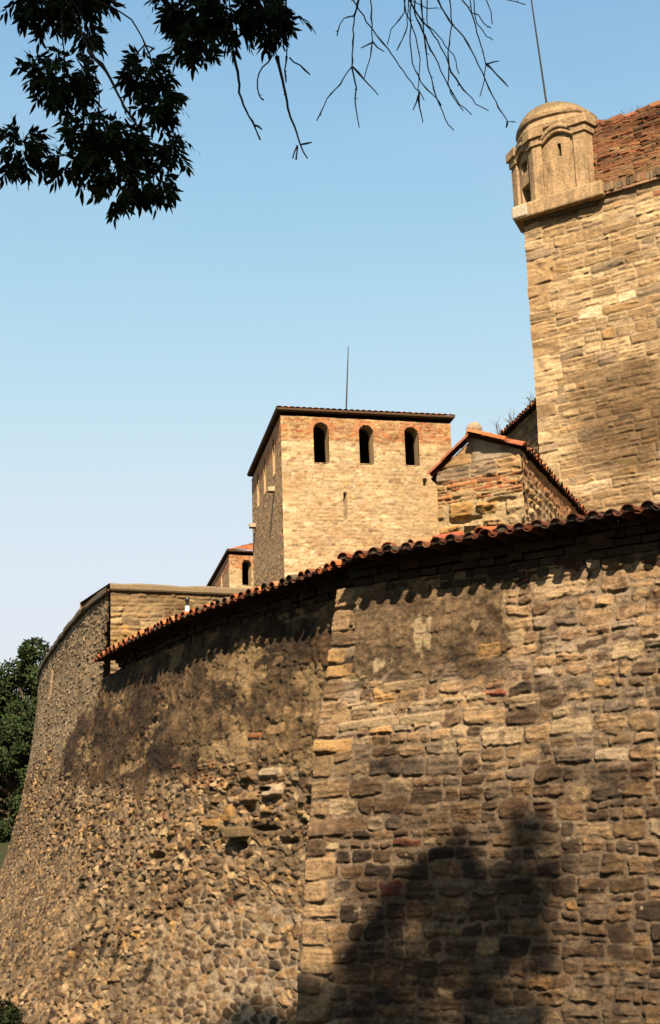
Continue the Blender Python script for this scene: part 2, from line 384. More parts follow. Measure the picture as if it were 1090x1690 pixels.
# ------------------------------------------------------------------ outer wall, straight stretch on the right
E0 = np.array((1.18, 17.73))                         # a point under its eave
NIN = np.array((0.552, 0.833))/np.hypot(0.552, 0.833)
FW = Plane(E0+NIN*0.42, math.degrees(math.atan2(0.833, -0.552)), 1, 0.12, 4.85)
if FW.n @ NIN > 0: FW.n = -FW.n
s = Sheet(0, 9.2, -2.0, 5.2, 0.011, 21)
s.mortar((0.26, 0.18, 0.105), 0.014); s.k = 0.60
q = np.random.default_rng(4); quoins = []; y = -2.0; k = 0
while y < 5.2:
    h = q.uniform(0.16, 0.34); w = (0.34, 0.56)[k % 2]*q.uniform(0.85, 1.15); quoins.append((-0.02, y, w, h)); y += h; k += 1
rc = [r for r in s.rects(0, 9.2, -2.0, 5.2, (0.32, 0.75), 0.11, 0.29, 0.22, 0.78, 3.1) if r[0]+r[2] > 0.45]
s.stones(rc, {'tan': 5, 'brown': 4.5, 'grey': 4, 'cream': 1.2, 'ochre': 0.5, 'dark': 0.7, 'pale': 0.2}, gap=0.004, edge=0.035, prot=(0.006, 0.029), warp=0.05, radius=(0.15, 0.42), brick=0.012, rough=0.014, shape=0.018, rot=0.05, warp2=0.016, smear=0.035)
s.stones(quoins, {'ochre': 1.0, 'brown': 2, 'tan': 6}, gap=0.008, edge=0.03, prot=(0.025, 0.045), warp=0.02, radius=(0.12, 0.25), rough=0.008, shape=0.012)
for (u_, v_, w_, h_) in [(2.85, 3.27, .5, .12), (1.0, 3.58, .75, .16), (1.5, 3.35, .42, .1), (1.95, 3.35, .36, .1), (2.3, 3.36, .3, .11), (.5, 3.36, .48, .12), (.35, 3.12, .9, .16), (1.3, 3.12, .7, .17), (2.62, 3.95, .45, .24), (.42, 3.42, .4, .1)]:
    s.stones([(u_, v_, w_, h_)], {'cream': 2, 'pale': 1, 'ochre': 1}, gap=0.006, prot=(0.03, 0.045), warp=0.02, radius=(0.2, 0.35))
# worn render still clinging below the eave, dirty brown with paler runs
nz = s.noise(0.6, 0.5, 1)
zone = sm(0.32, 0.46, s.X+0.14*nz)*sm(2.95, 2.7, s.X+0.22*nz)*sm(3.70, 3.95, s.Y+0.30*nz)
zone = sm(0.35, 0.6, zone+0.22*s.noise(0.16, 0.12, 44)*(zone > 0.02)*(zone < 0.98))
s.plaster(zone*0.97, (0.205, 0.128, 0.06), depth=0.022, lump=0.028, keep=0.35)
run = sm(0.30, 0.85, s.noise(0.35, 0.9, 7)+1.1*np.exp(-((s.X-1.5)/0.25)**2-((s.Y-4.25)/0.32)**2)+0.8*np.exp(-((s.X-2.2)/0.25)**2-((s.Y-4.35)/0.2)**2)+0.8*np.exp(-((s.X-.8)/0.4)**2-((s.Y-3.95)/0.2)**2))*zone
s.c = mixc(s.c, (0.55, 0.40, 0.21), (0.9*sm(0.35, 0.65, run+0.2*s.noise(0.1, 0.08, 45))).astype(np.float32))
s.stain((0.55, 0.48, 0.42), sm(0.25, 0.9, s.noise(0.5, 0.4, 8))*zone*0.95)
# the courses beside it are cleaner and paler; lower down grey-brown patina
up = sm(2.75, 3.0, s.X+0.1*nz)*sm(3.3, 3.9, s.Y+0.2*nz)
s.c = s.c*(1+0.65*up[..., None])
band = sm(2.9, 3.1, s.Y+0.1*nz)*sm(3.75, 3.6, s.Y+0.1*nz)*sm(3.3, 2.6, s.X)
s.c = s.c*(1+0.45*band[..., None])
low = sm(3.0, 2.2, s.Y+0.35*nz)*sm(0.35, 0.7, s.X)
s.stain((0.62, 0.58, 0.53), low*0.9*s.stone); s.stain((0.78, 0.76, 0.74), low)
s.speckle((0.075, 0.055, 0.035), 0.55, 0.26, 0.72, 1); s.speckle((0.60, 0.48, 0.33), 0.85, 0.13, 0.6, 2); s.speckle((0.10, 0.085, 0.065), 0.8, 0.07, 0.6, 3)
for (u_, v_, a_, b_) in [(4.05, 0.3, .12, .6), (4.35, 0.1, .08, .5), (3.2, .35, .05, .3), (4.7, 4.4, .3, .16), (4.9, 4.0, .1, .4), (3.3, 3.9, .09, .25), (4.35, 4.25, .07, .22)]:
    s.stain((0.25, 0.21, 0.18), np.exp(-((s.X-u_)/a_)**2-((s.Y-v_)/b_)**2)*sm(-0.5, 0.4, s.noise(0.15, 0.2, 12)))
s.stain((0.58, 0.53, 0.49), sm(0.05, 0.75, s.noise(1.1, 0.6, 40))*0.85*sm(0.4, 0.9, s.X)); s.c = s.c*(1+0.30*sm(0.2, 0.8, s.noise(0.9, 0.5, 41)))[..., None]
s.stain((0.45, 0.40, 0.36), sm(0.55, 0.75, s.noise(0.5, 0.35, 42))*0.7)
s.stones([(2.4, 3.88, .36, .2)], {'ochre': 1}, gap=0.006, prot=(0.04, 0.05), warp=0.02, radius=(0.2, 0.3))
s.grain(0.035, 0.32, 0.004)
s.punch(1.25); lum_ = s.c.mean(-1, keepdims=True); s.c = (s.c*0.84+lum_*np.array((1.12, 0.99, 0.80), np.float32)*0.16).astype(np.float32)
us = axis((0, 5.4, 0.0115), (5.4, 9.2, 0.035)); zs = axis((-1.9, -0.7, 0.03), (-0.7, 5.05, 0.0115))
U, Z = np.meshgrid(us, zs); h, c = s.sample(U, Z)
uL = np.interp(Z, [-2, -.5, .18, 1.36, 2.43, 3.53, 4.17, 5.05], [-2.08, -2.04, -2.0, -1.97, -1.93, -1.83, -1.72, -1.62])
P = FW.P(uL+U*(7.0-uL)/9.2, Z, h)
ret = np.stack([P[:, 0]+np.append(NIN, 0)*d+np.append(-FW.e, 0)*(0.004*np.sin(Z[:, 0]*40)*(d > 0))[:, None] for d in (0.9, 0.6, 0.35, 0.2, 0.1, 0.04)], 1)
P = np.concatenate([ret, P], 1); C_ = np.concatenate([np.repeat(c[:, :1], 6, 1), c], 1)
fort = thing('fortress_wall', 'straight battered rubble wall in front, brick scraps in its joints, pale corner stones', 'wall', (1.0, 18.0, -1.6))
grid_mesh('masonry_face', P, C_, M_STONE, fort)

# ------------------------------------------------------------------ outer wall, curved stretch and the bastion beyond it (one continuous skirt of masonry)
CP = np.array([(.75, 18.7), (.45, 19.1), (-.24, 20.2), (-.99, 21.18), (-2.08, 22.93), (-3.51, 25.99), (-4.12, 27.4), (-4.45, 28.06), (-5.58, 31.0), (-6.8, 35.0), (-8.0, 39.0), (-8.75, 42), (-9.2, 45), (-9.3, 48), (-8.95, 51), (-8.1, 54)])
def chaikin(P, n=2):
    for _ in range(n):
        Q = [P[0]]
        for a, b in zip(P[:-1], P[1:]): Q += [a*.75+b*.25, a*.25+b*.75]
        Q.append(P[-1]); P = np.array(Q)
    return P
CQ = chaikin(CP); CS = np.r_[0, np.cumsum(np.linalg.norm(np.diff(CQ, axis=0), axis=1))]
def curve(t):
    x = np.interp(t, CS, CQ[:, 0]); y = np.interp(t, CS, CQ[:, 1]); e = 0.3
    dx = np.interp(t+e, CS, CQ[:, 0])-np.interp(t-e, CS, CQ[:, 0]); dy = np.interp(t+e, CS, CQ[:, 1])-np.interp(t-e, CS, CQ[:, 1])
    l = np.hypot(dx, dy); return x, y, -dy/l, dx/l
def skirt(t, z, d=0.0):
    x, y, nx, ny = curve(t)
    far = np.interp(z, [-2, 0, 1, 1.85, 3.2, 4.7, 6, 7], [2.6, 1.55, 1.1, .8, .45, .2, .06, 0]); near = .12*(4.85-z); w = np.clip(t/10, 0, 1)
    o = near*(1-w)+far*w+d
    return np.stack([x+nx*o, y+ny*o, z+0*t], -1)
TB = 10.75                                            # where the bastion's corner stands on the curve
c = Sheet(0, 37.2, -1.9, 7.0, 0.024, 37, 0.014, 0.58)
nz = c.noise(1.2, 0.8, 1); nz2 = c.noise(0.5, 0.4, 2)
c.mortar((0.30, 0.215, 0.125), 0.012)
RB = {'tan': 4, 'brown': 4, 'grey': 3, 'cream': 1.3, 'dark': 1.4, 'ochre': 0.5, 'brick': 0.04}
c.rubble(0.18, 0.092, RB, prot=(0.014, 0.062), gap=0.06, edge=0.15, seed=1, warp=0.055, mort=(0.29, 0.20, 0.115), rough=0.014)
c.rubble(0.115, 0.064, RB, prot=(0.010, 0.038), gap=0.06, edge=0.16, seed=2, warp=0.055, mort=(0.33, 0.235, 0.135), rough=0.012, where=sm(-0.1, 0.5, nz+0.5*sm(5, 12, c.X)*sm(2.6, 1.0, c.Y)-0.25))
c.plaster(sm(0.0, 0.8, c.noise(0.9, 0.5, 31))*0.7, (0.27, 0.19, 0.105), depth=0.022, lump=0.03, keep=0.6, seed=6)
bed = sm(1.3, 0.5, c.Y+0.4*nz2)*sm(6.5, 3.0, c.X+0.8*nz2)                     # low by the corner: stones bedded in pale mortar
c.rubble(0.21, 0.115, {'brown': 4, 'tan': 3, 'grey': 3, 'dark': 1}, prot=(0.008, 0.030), gap=0.16, edge=0.16, seed=3, mort=(0.40, 0.30, 0.19), where=bed)
cour = sm(10.4, 11.2, c.X+0.5*nz)*sm(3.6, 4.3, c.Y+0.5*nz)                   # the bastion above: coursed stone
c.stones(c.rects(9.5, 37.2, 3.0, 7.0, (0.22, 0.4), 0.10, 0.2, 0.3, 0.9, 4.5), {'tan': 4, 'grey': 4, 'cream': 1.5, 'brown': 2}, gap=0.012, edge=0.03, prot=(0.012, 0.022), warp=0.02, radius=(0.1, 0.3), where=cour)
c.plaster(cour*0.8, (0.36, 0.26, 0.15), depth=0.012, lump=0.01, keep=0.5, seed=4)
zb = np.interp(c.X, [0, 1.7, 4, 6, 8, 10.5, 13.2, 14.2], [2.9, 2.75, 2.95, 2.7, 2.75, 2.95, 3.3, 3.9]); zt = np.interp(c.X, [0, 10.0, 11.0, 14.0], [6, 6, 4.7, 4.0])
dark = sm(-0.12, 0.16, c.Y-zb+0.34*nz2+0.20*c.noise(0.16, 0.12, 51))*sm(0.15, -0.2, c.Y-zt+0.25*nz2)*sm(14.3, 13.5, c.X)   # old dark render, rough and flaking
c.plaster(dark*0.93, (0.185, 0.116, 0.052), depth=0.03, lump=0.045, keep=0.22, seed=1)
vs_ = c.noise(0.16, 0.55, 15, 4); c.h += 0.028*dark*vs_; c.c *= (1+0.30*dark*vs_)[..., None]
darker_mottle = sm(-0.2, 0.35, c.noise(1.6, 0.9, 52)+0.5*sm(4.5, 7.5, c.X)-0.1)*dark; c.stain((0.58, 0.50, 0.43), darker_mottle)  # render darkened in broad uneven patches, more of them farther along the wall
flake = sm(0.30, 0.48, c.noise(0.9, 0.40, 9, 6)+0.35*sm(6.5, 3.0, c.X)-0.05)*dark
c.h = c.h-0.018*flake; c.c = mixc(c.c, (0.36, 0.24, 0.115), (0.75*flake).astype(np.float32))
c.stain((0.42, 0.36, 0.32), sm(0.15, 0.8, c.noise(0.7, 0.45, 10))*dark*0.85)
fringe = np.exp(-((c.Y-zb+0.15)/0.14)**2)*sm(0.1, 0.6, c.noise(0.9, 0.5, 19))*sm(13.8, 12, c.X)*sm(6, 8, c.X)
c.c = mixc(c.c, (0.50, 0.37, 0.22), (0.8*fringe).astype(np.float32))
br = np.exp(-((c.X-4.1)/0.75)**2-((c.Y-2.75)/0.28)**2)                        # patch of broken brick under the render
bs = Sheet(0, 37.2, -1.9, 7.0, 0.024, 38, 0.014)
c.stones([r for r in c.rects(2.9, 5.4, 2.35, 3.2, (0.06, 0.1), 0.03, 0.075, 0.1, 0.3, 4)], {'rust': 4, 'brick': 1, 'tan': 3, 'cream': 1}, gap=0.008, prot=(0.03, 0.07), rot=0.08, warp=0.03, where=sm(0.35, 0.6, br+0.25*nz2))
c.stones([(2.25, 3.25, .5, .2), (2.8, 3.22, .45, .14), (1.55, 3.05, .3, .14), (5.3, 2.95, .5, .12)], {'rust': 1, 'tan': 2}, gap=0.01, prot=(0.03, 0.05), warp=0.03)
c.stones([(2.15, 2.35, .55, .22), (2.75, 2.3, .5, .2), (2.2, 2.62, .6, .2), (2.85, 2.6, .42, .22), (3.35, 2.05, .25, .3), (3.7, 2.0, .5, .18), (2.4, 2.1, .3, .16)], {'tan': 2, 'ochre': 1, 'pale': 1, 'brown': 1}, gap=0.016, edge=.04, prot=(0.07, 0.13), warp=0.03)
c.speckle((0.065, 0.045, 0.028), 0.66, 0.30, 0.6, 1); c.speckle((0.55, 0.43, 0.27), 1.05, 0.2, 0.5, 2); c.speckle((0.06, 0.07, 0.02), 1.25, 0.35, 0.6, 5)
# deep gaps where stones have fallen out
for (u_, v_, a_, b_) in [(3.1, 1.72, .26, .10), (3.0, 2.23, .16, .11), (5.6, 1.6, .3, .12), (6.0, 1.2, .2, .16), (1.9, 1.75, .3, .07), (2.5, 1.95, .4, .05), (1.6, 2.0, .25, .06), (2.6, 2.5, .3, .05), (7.3, .6, .3, .2), (8.0, .0, .25, .3)]:
    g_ = sm(0.9, 0.35, np.sqrt(((c.X-u_)/a_)**2+((c.Y-v_)/b_)**2)+0.25*nz2); c.h -= 0.13*g_; c.c *= (1-0.35*g_[..., None])
for (t0, v_) in [(19.2, 6.0)]:                                               # loophole high in the bastion, shade of its depth painted into the colour
    g_ = sm(0.34, 0.27, np.abs(c.X-t0))*sm(0.42, 0.36, np.abs(c.Y-v_)); c.h -= 0.55*g_; c.c *= (1-0.6*g_[..., None])
c.stain((0.62, 0.57, 0.52), sm(0.2, 0.9, c.noise(1.6, 1.0, 33))*0.8*(1-cour)); c.c = c.c*(1+0.3*sm(0.3, 0.9, c.noise(1.3, 0.7, 34)))[..., None]
for (u_, v_, a_, b_) in [(6.9, .25, .12, .35), (7.6, .55, .15, .2), (6.2, .1, .1, .4), (5.0, -.1, .12, .3), (9.0, 1.2, .2, .3)]:
    c.stain((0.3, 0.28, 0.2), sm(1.0, 0.4, np.sqrt(((c.X-u_)/a_)**2+((c.Y-v_)/b_)**2)+0.3*nz2))
c.grain(0.04, 0.28, 0.004); c.punch(1.4)
ts = axis((0, 11, 0.019), (11, 20, 0.034), (20, 37.2, 0.06)); zs = axis((-1.9, -1.0, 0.03), (-1.0, 6.86, 0.0145))
U, Z = np.meshgrid(ts, zs); h, cc = c.sample(U, Z)
ramp = thing('rampart', 'long curved wall of rough rubble under flaking dark render, left of the straight corner', 'wall', (-2, 23, -1.6))
P = skirt(U, Z, h)
grid_mesh('rubble_face', P, cc, M_STONE, ramp, (U < TB) & (Z < 5.06))
bast = thing('bastion', 'flat topped stone bastion with a sharp corner beyond the curved wall', 'bastion', (-5, 31, -1.6))
grid_mesh('curved_face', P, cc, M_STONE, bast, (U >= TB-0.04))
# stone slab jutting out over a hole
m = MB(); p = skirt(np.array(3.05), np.array(1.92)); x, y, nx, ny = curve(3.05); T = Vector((ny, -nx, 0)); N = Vector((nx, ny, 0))
m.box(Vector(p)+N*0.08, T, N, Vector((0, 0, 1)), 0.22, 0.14, 0.075, (0.17, 0.115, 0.055), 0.012)
ob = m.build('projecting_slab', M_STONE, ramp); ob['label'] = 'flat brown slab jutting out over a hole'
bm_ = ob.modifiers.new('b', 'BEVEL'); bm_.width = 0.02; bm_.segments = 2

# the bastion's front face, coping and body
bcx, bcy = [float(v) for v in skirt(np.array(TB), np.array(6.85))[:2]]
BF = Plane((bcx, bcy), 66.5, -1)
if BF.n[1] > 0: BF.n = -BF.n
b = Sheet(0, 9, 4.2, 7.0, 0.016, 45, None, 0.72)
b.mortar((0.36, 0.26, 0.14), 0.008)
b.stones(b.rects(0, 9, 4.2, 7.0, (0.2, 0.42), 0.07, 0.17, 0.15, 0.6, 4.5), {'tan': 5, 'cream': 3, 'ochre': .7, 'grey': 2, 'brown': .6}, gap=0.006, edge=0.03, prot=(0.008, 0.028), warp=0.045, radius=(0.15, 0.4), shape=.02)
b.plaster(sm(-.2, .5, b.noise(.9, .5, 9))*.6, (.40, .28, .14), .012, .012, .5)
b.c = mixc(b.c, (0.46, 0.27, 0.075), (0.5*np.exp(-((b.X-.2)/.6)**2-((b.Y-5.8)/.35)**2)).astype(np.float32))
b.stain((0.5, 0.47, 0.42), sm(6.1, 6.9, b.Y+0.25*b.noise(0.6, 0.4, 3))*0.8); b.speckle((0.10, 0.075, 0.045), 0.7, 0.4, 0.6)
wall_mesh('front_face', BF, b, axis((0, 4.2, 0.017), (4.2, 9, .06)), axis((4.3, 6.86, 0.017)), M_STONE, bast)
m = MB()
tt = list(np.arange(TB, 37, 0.45)); prev = None
outl = [Vector(skirt(np.array(float(t)), np.array(6.86)).tolist()) for t in tt]; outn = [Vector((float(curve(t)[2]), float(curve(t)[3]), 0)) for t in tt]
def coping(path, norms, name, parent, col, w_out=0.10, w_in=0.42, z0=6.76, hh=0.17, wob=0.012):
    V = []; n = len(path)
    for i, (p_, n_) in enumerate(zip(path, norms)):
        w1 = w_out+random.uniform(-wob, wob); dz = random.uniform(-wob, wob)
        for (o, z) in ((w1-0.02, z0), (w1, z0+0.03), (w1-0.005, z0+hh*0.75+dz), (w1-0.05, z0+hh+dz), (-w_in, z0+hh+0.03+dz), (-w_in, z0)):
            V.append((p_.x+n_.x*o, p_.y+n_.y*o, z))
    F = [(i*6+k, i*6+(k+1) % 6, (i+1)*6+(k+1) % 6, (i+1)*6+k) for i in range(n-1) for k in range(6)]
    me = mesh_np(name, V, F, None, np.tile(np.array(col), (len(V), 1)), smooth=False)
    return link(name, me, M_STONE, parent)
o_ = coping(outl, outn, 'coping', bast, (0.11, 0.082, 0.05))
us_ = np.arange(-0.03, 9.0, 0.3); path = []
for u_ in us_:
    path.append(BF.v(u_, 6.86))
V = []
o_ = coping(path, [BF.N]*len(path), 'coping', bast, (0.21, 0.155, 0.09), 0.09, 2.5, 6.82, 0.15, 0.014)
# mound of mortar on top of the coping and the roof of the bastion
m = MB(); top = [tuple(p_+n_*-0.3)[:2]+(6.93,) for p_, n_ in zip(outl, outn)] + [tuple(BF.v(8.9, 6.93, -0.3)-Vector((0, -14, 0)))] + [tuple(BF.v(8.9, 6.93, -0.3))]
m.add(top, [tuple(range(len(top)))], (0.25, 0.18, 0.10)); m.build('roof_slab', M_STONE, bast)
# body behind the curved stretch, so that the wall is a solid one
def solid(path_xy, n_xy, d0, d1, z0, z1, name, parent, col):
    V = []
    for (x_, y_), (a_, b_) in zip(path_xy, n_xy):
        for (d_, z_) in ((d0, z0), (d0, z1), (d1, z1), (d1, z0)): V.append((x_+a_*d_, y_+b_*d_, z_))
    n = len(path_xy); F = [(i*4+k, i*4+(k+1) % 4, (i+1)*4+(k+1) % 4, (i+1)*4+k) for i in range(n-1) for k in range(4)]
    F += [(0, 1, 2, 3), tuple((n-1)*4+k for k in (3, 2, 1, 0))]
    return link(name, mesh_np(name, V, F, None, np.tile(np.array(col), (len(V), 1)), False), M_STONE, parent)
tt = np.arange(0, TB+0.3, 0.5); cv = [curve(t) for t in tt]
solid([(float(a[0]), float(a[1])) for a in cv], [(-float(a[2]), -float(a[3])) for a in cv], 0.10, 1.2, -1.7, 5.2, 'wall_body', ramp, (0.25, 0.18, 0.1))
pp = [FW.P(u_, 0.0)[:2]+FW.n*0 for u_ in (-1.45, 7.0)]
base = E0+NIN*0.42
pp = [tuple(base+FW.e*u_) for u_ in (-1.4, 7.0)]
solid(pp, [tuple(NIN)]*2, 0.12, 1.3, -1.7, 5.2, 'wall_body', fort, (0.25, 0.18, 0.1))

# ------------------------------------------------------------------ eaves: corbelled stone cornice and barrel tiles
class Path:
    def __init__(s, pts):
        s.p = [Vector((a, b, 0)) for a, b in pts]; s.s = [0]
        for a, b in zip(s.p[:-1], s.p[1:]): s.s.append(s.s[-1]+(b-a).length)
        s.L = s.s[-1]
    def at(s, t):
        t = min(max(t, 0), s.L); i = 0
        while i < len(s.s)-2 and s.s[i+1] < t: i += 1
        return s.p[i].lerp(s.p[i+1], (t-s.s[i])/(s.s[i+1]-s.s[i]))
    def tan(s, t): return (s.at(t+0.3)-s.at(t-0.3)).normalized()
TC = [(0.36, 0.095, 0.026), (0.44, 0.13, 0.036), (0.32, 0.08, 0.026), (0.26, 0.07, 0.028), (0.40, 0.155, 0.065), (0.20, 0.065, 0.03), (0.11, 0.08, 0.042)]
def tile_col(dirt=0.0):
    c_ = random.choice(TC); k = random.uniform(0.75, 1.2)*(1-dirt*random.random()); return tuple(v*k for v in c_)
def tiles(path, side, z, parent, ext=0.0, pitch=10, pace=0.235, rows=3, r=0.088, name='tile_roof', sag=None, L=0.42, dirt=0.35, jit=1.0, pan=True, dark=1.0):
    """side: +1 when the wall lies to the left of the walking direction"""
    mb = MB(); n = int(path.L/pace); ph = R_(pitch)
    for i in range(n):
        t = (i+0.5)*pace
        for k in range(rows):
            T = path.tan(t); N0 = Vector((-T.y, T.x, 0))*side
            up = Vector((0, 0, 1)); A = (N0*math.cos(ph)+up*math.sin(ph)).normalized(); N = (up*math.cos(ph)-N0*math.sin(ph)).normalized()
            p = path.at(t); zz = z+(sag(t) if sag else 0)
            o = Vector((p.x, p.y, zz))+A*(k*(L-0.09))+N*(0.012*k)
            yaw = random.gauss(0, 0.03*jit); A2 = (A+T*yaw).normalized(); T2 = T
            out = random.gauss(0, 0.018*jit)+(random.uniform(-0.06, 0.02) if random.random() < 0.12*jit else 0)
            rr = r*random.uniform(0.93, 1.06)
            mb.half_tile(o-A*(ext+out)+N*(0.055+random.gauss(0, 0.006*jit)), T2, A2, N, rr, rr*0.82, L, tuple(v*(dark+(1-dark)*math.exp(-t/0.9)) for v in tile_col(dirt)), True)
            if k == 0 and random.random() < 0.92:          # mortar plug added to even the eave shadow, coloured dark like a shaded mouth
                oc = o-A*(ext+out-random.uniform(0.025, 0.06))+N*0.055; m_ = 8; vs_ = [oc+T2*(-math.cos(math.pi*q/m_)*rr*.9)+N*(math.sin(math.pi*q/m_)*rr*.82) for q in range(m_+1)]
                mb.add(vs_+[v_+A2*0.1 for v_ in vs_], [tuple(range(m_+1)), (0, m_, 2*m_+1, m_+1)], (.055, .038, .024))
            if pan:
                p2 = path.at(t+pace/2); o2 = Vector((p2.x, p2.y, zz))+A*(k*(L-0.09))+N*(0.012*k)
                mb.half_tile(o2-A*(ext+0.02+random.gauss(0, 0.012*jit))+N*0.072, T2, A2, N, rr*0.80, rr*0.98, L, tuple(v*.5 for v in tile_col(dirt+0.2)), False)  # pans darkened overall, eave shade put into their colour
    return mb.build(name, M_TILE, parent, smooth=False)
def cornice(path, side, parent, z0=4.72, courses=6, hh=0.11, d_in=0.43, step=0.018, cols=((0.040, 0.026, 0.015), (0.055, 0.036, 0.02), (0.028, 0.019, 0.012), (0.045, 0.022, 0.013))):  # near-black colours and extra courses paint in the eave's shade band
    mb = MB(); Zv = Vector((0, 0, 1))
    for k in range(courses):
        t = random.uniform(-0.2, 0)
        while t < path.L:
            w = random.uniform(0.12, 0.34); tm = t+w/2
            T = path.tan(tm); N0 = Vector((-T.y, T.x, 0))*side; p = path.at(tm)
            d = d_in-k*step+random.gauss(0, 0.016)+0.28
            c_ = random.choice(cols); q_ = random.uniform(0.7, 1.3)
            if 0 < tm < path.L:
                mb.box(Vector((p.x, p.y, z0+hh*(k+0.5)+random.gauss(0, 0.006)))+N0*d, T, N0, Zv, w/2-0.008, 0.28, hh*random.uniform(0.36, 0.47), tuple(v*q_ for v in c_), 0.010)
            t += w
    return mb.build('cornice', M_STONE, parent)
eave_r = Path([(0.10, 18.46), (1.18, 17.73), (1.90, 17.23), (3.81, 15.99), (6.2, 14.4), (7.2, 13.75)])
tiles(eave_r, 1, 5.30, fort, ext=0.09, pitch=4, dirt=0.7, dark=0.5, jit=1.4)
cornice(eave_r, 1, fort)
eave_l = Path([(0.30, 18.55), (0.098, 18.85), (-0.30, 19.50), (-0.85, 20.30), (-1.42, 21.15), (-2.456, 22.78), (-3.25, 24.4), (-3.9, 25.83), (-4.56, 27.40)])
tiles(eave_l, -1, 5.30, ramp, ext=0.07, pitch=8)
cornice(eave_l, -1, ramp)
m = MB()                                              # a few loose tiles pushed up on the roof by the corner
for (px_, py_, yaw) in [(1.05, 18.35, .6), (0.75, 18.5, -.3), (1.35, 18.2, 1.0), (1.9, 17.75, .2)]:
    a_ = Vector((math.sin(yaw+0.5), math.cos(yaw+0.5), 0.2)).normalized(); t_ = a_.cross(Vector((0, 0, 1))).normalized()
    m.half_tile((px_, py_, 5.50), t_, a_, t_.cross(a_).normalized(), 0.095, 0.08, 0.4, tile_col(0.1))
m.build('loose_tile', M_TILE, fort)
# ------------------------------------------------------------------ keep and the far tower: hollow square towers with arched openings and tiled hip roofs
def arch_mask(wins):
    def f(U, Z):
        ok = np.ones(U.shape, bool)
        for (uc, hw, zb, zt) in wins:
            zc = zt-hw
            ins = (np.abs(U-uc) < hw) & (Z > zb) & (Z < zc) | ((U-uc)**2+(Z-zc)**2 < hw*hw) & (Z >= zc)
            ok &= ~ins
        return ok
    return f
def reveal(pl, uc, hw, zb, zt, depth, parent, col, name='window'):
    m = MB(); zc = zt-hw; o = [(uc-hw, zb), (uc+hw, zb)]+[(uc+hw*math.cos(a), zc+hw*math.sin(a)) for a in np.linspace(0, math.pi, 11)]
    n = len(o); ring = []
    for d in (0.02, -depth): ring += [pl.v(u_+random.gauss(0, .012), z_+random.gauss(0, .012), d) for u_, z_ in o]
    m.add(ring, [(i, (i+1) % n, n+(i+1) % n, n+i) for i in range(n)], col)
    return m.build(name, M_FAR, parent)
def slot(sh, u, v, a, b, depth):
    g_ = sm(1.0, 0.7, np.abs(sh.X-u)/a)*sm(1.0, 0.85, np.abs(sh.Y-v)/b); sh.h -= depth*g_; sh.c *= (1-0.5*g_[..., None])
def hip_roof(pls, zs_, name, parent, over=0.22, pitch=17, pace=0.24, slope_rows=9, amp=0.055):
    """pls: four corner points (x, y) anticlockwise; one corrugated sheet of barrel tiles per side, meeting at the apex"""
    cx, cy = np.mean([p_[0] for p_ in pls]), np.mean([p_[1] for p_ in pls]); V = []; F = []; Cc = []
    ex = []
    for p_ in pls:
        d_ = Vector((p_[0]-cx, p_[1]-cy)); ex.append((p_[0]+d_.normalized().x*over*1.41, p_[1]+d_.normalized().y*over*1.41))
    rmin = min((Vector(ex[i])+Vector(ex[(i+1) % 4])).length for i in range(4))
    for i in range(4):
        a = np.array(ex[i]); b_ = np.array(ex[(i+1) % 4]); L = np.linalg.norm(b_-a); n = int(L/pace)*6; apex = np.array((cx, cy))
        hgt = math.tan(R_(pitch))*min(np.linalg.norm((a+b_)/2-apex), 6.0)
        rows = slope_rows; base = len(V)
        tcol = {}
        for r in range(rows*2+1):
            kk = (r//2)/rows if r % 2 == 0 else (r//2+0.96)/rows
            rowid = min(r//2, rows-1)
            for j in range(n+1):
                s_ = j/n; e_ = a*(1-s_)+b_*s_; ph = s_*L/pace; f_ = ph % 1
                bump = abs(math.sin(math.pi*ph))**0.8
                pt = e_*(1-kk)+apex*kk; lift = amp*bump*(1-kk*0.8)+(0.02 if r % 2 == 1 else 0.035)
                V.append((pt[0], pt[1], zs_+hgt*kk+lift))
                key = (rowid, int(ph))
                if key not in tcol: tcol[key] = tile_col(0.3)
                Cc.append(tcol[key])
        for r in range(rows*2):
            for j in range(n): q0 = base+r*(n+1)+j; F.append((q0, q0+1, q0+n+2, q0+n+1))
    return link(name, mesh_np(name, V, F, None, np.array(Cc), False), M_TILE, parent), ex
def eave_course(ex, zs_, parent, name, col, inset=0.07, h=0.06):
    m = MB(); n = 4
    c_ = Vector((np.mean([e_[0] for e_ in ex]), np.mean([e_[1] for e_ in ex])))
    def ring(k, z): return [((Vector(e_)-c_)*(1-k/ (Vector(e_)-c_).length)+c_).to_tuple()+(z,) for e_ in ex]
    r = [ring(0.02, zs_+0.03), ring(0.05, zs_-0.04), ring(inset*1.4, zs_-0.05), ring(inset*1.4, zs_-h*0.7), ring(inset*2.4, zs_-h*0.72), ring(inset*2.4, zs_-h*1.25), ring(inset*3.4, zs_-h*1.27)]
    V = [v for q_ in r for v in q_]; F = [(i*4+k, i*4+(k+1) % 4, (i+1)*4+(k+1) % 4, (i+1)*4+k) for i in range(len(r)-1) for k in range(4)]+[(3, 2, 1, 0)]
    m.add(V, F, col); return m.build(name, M_FAR, parent)
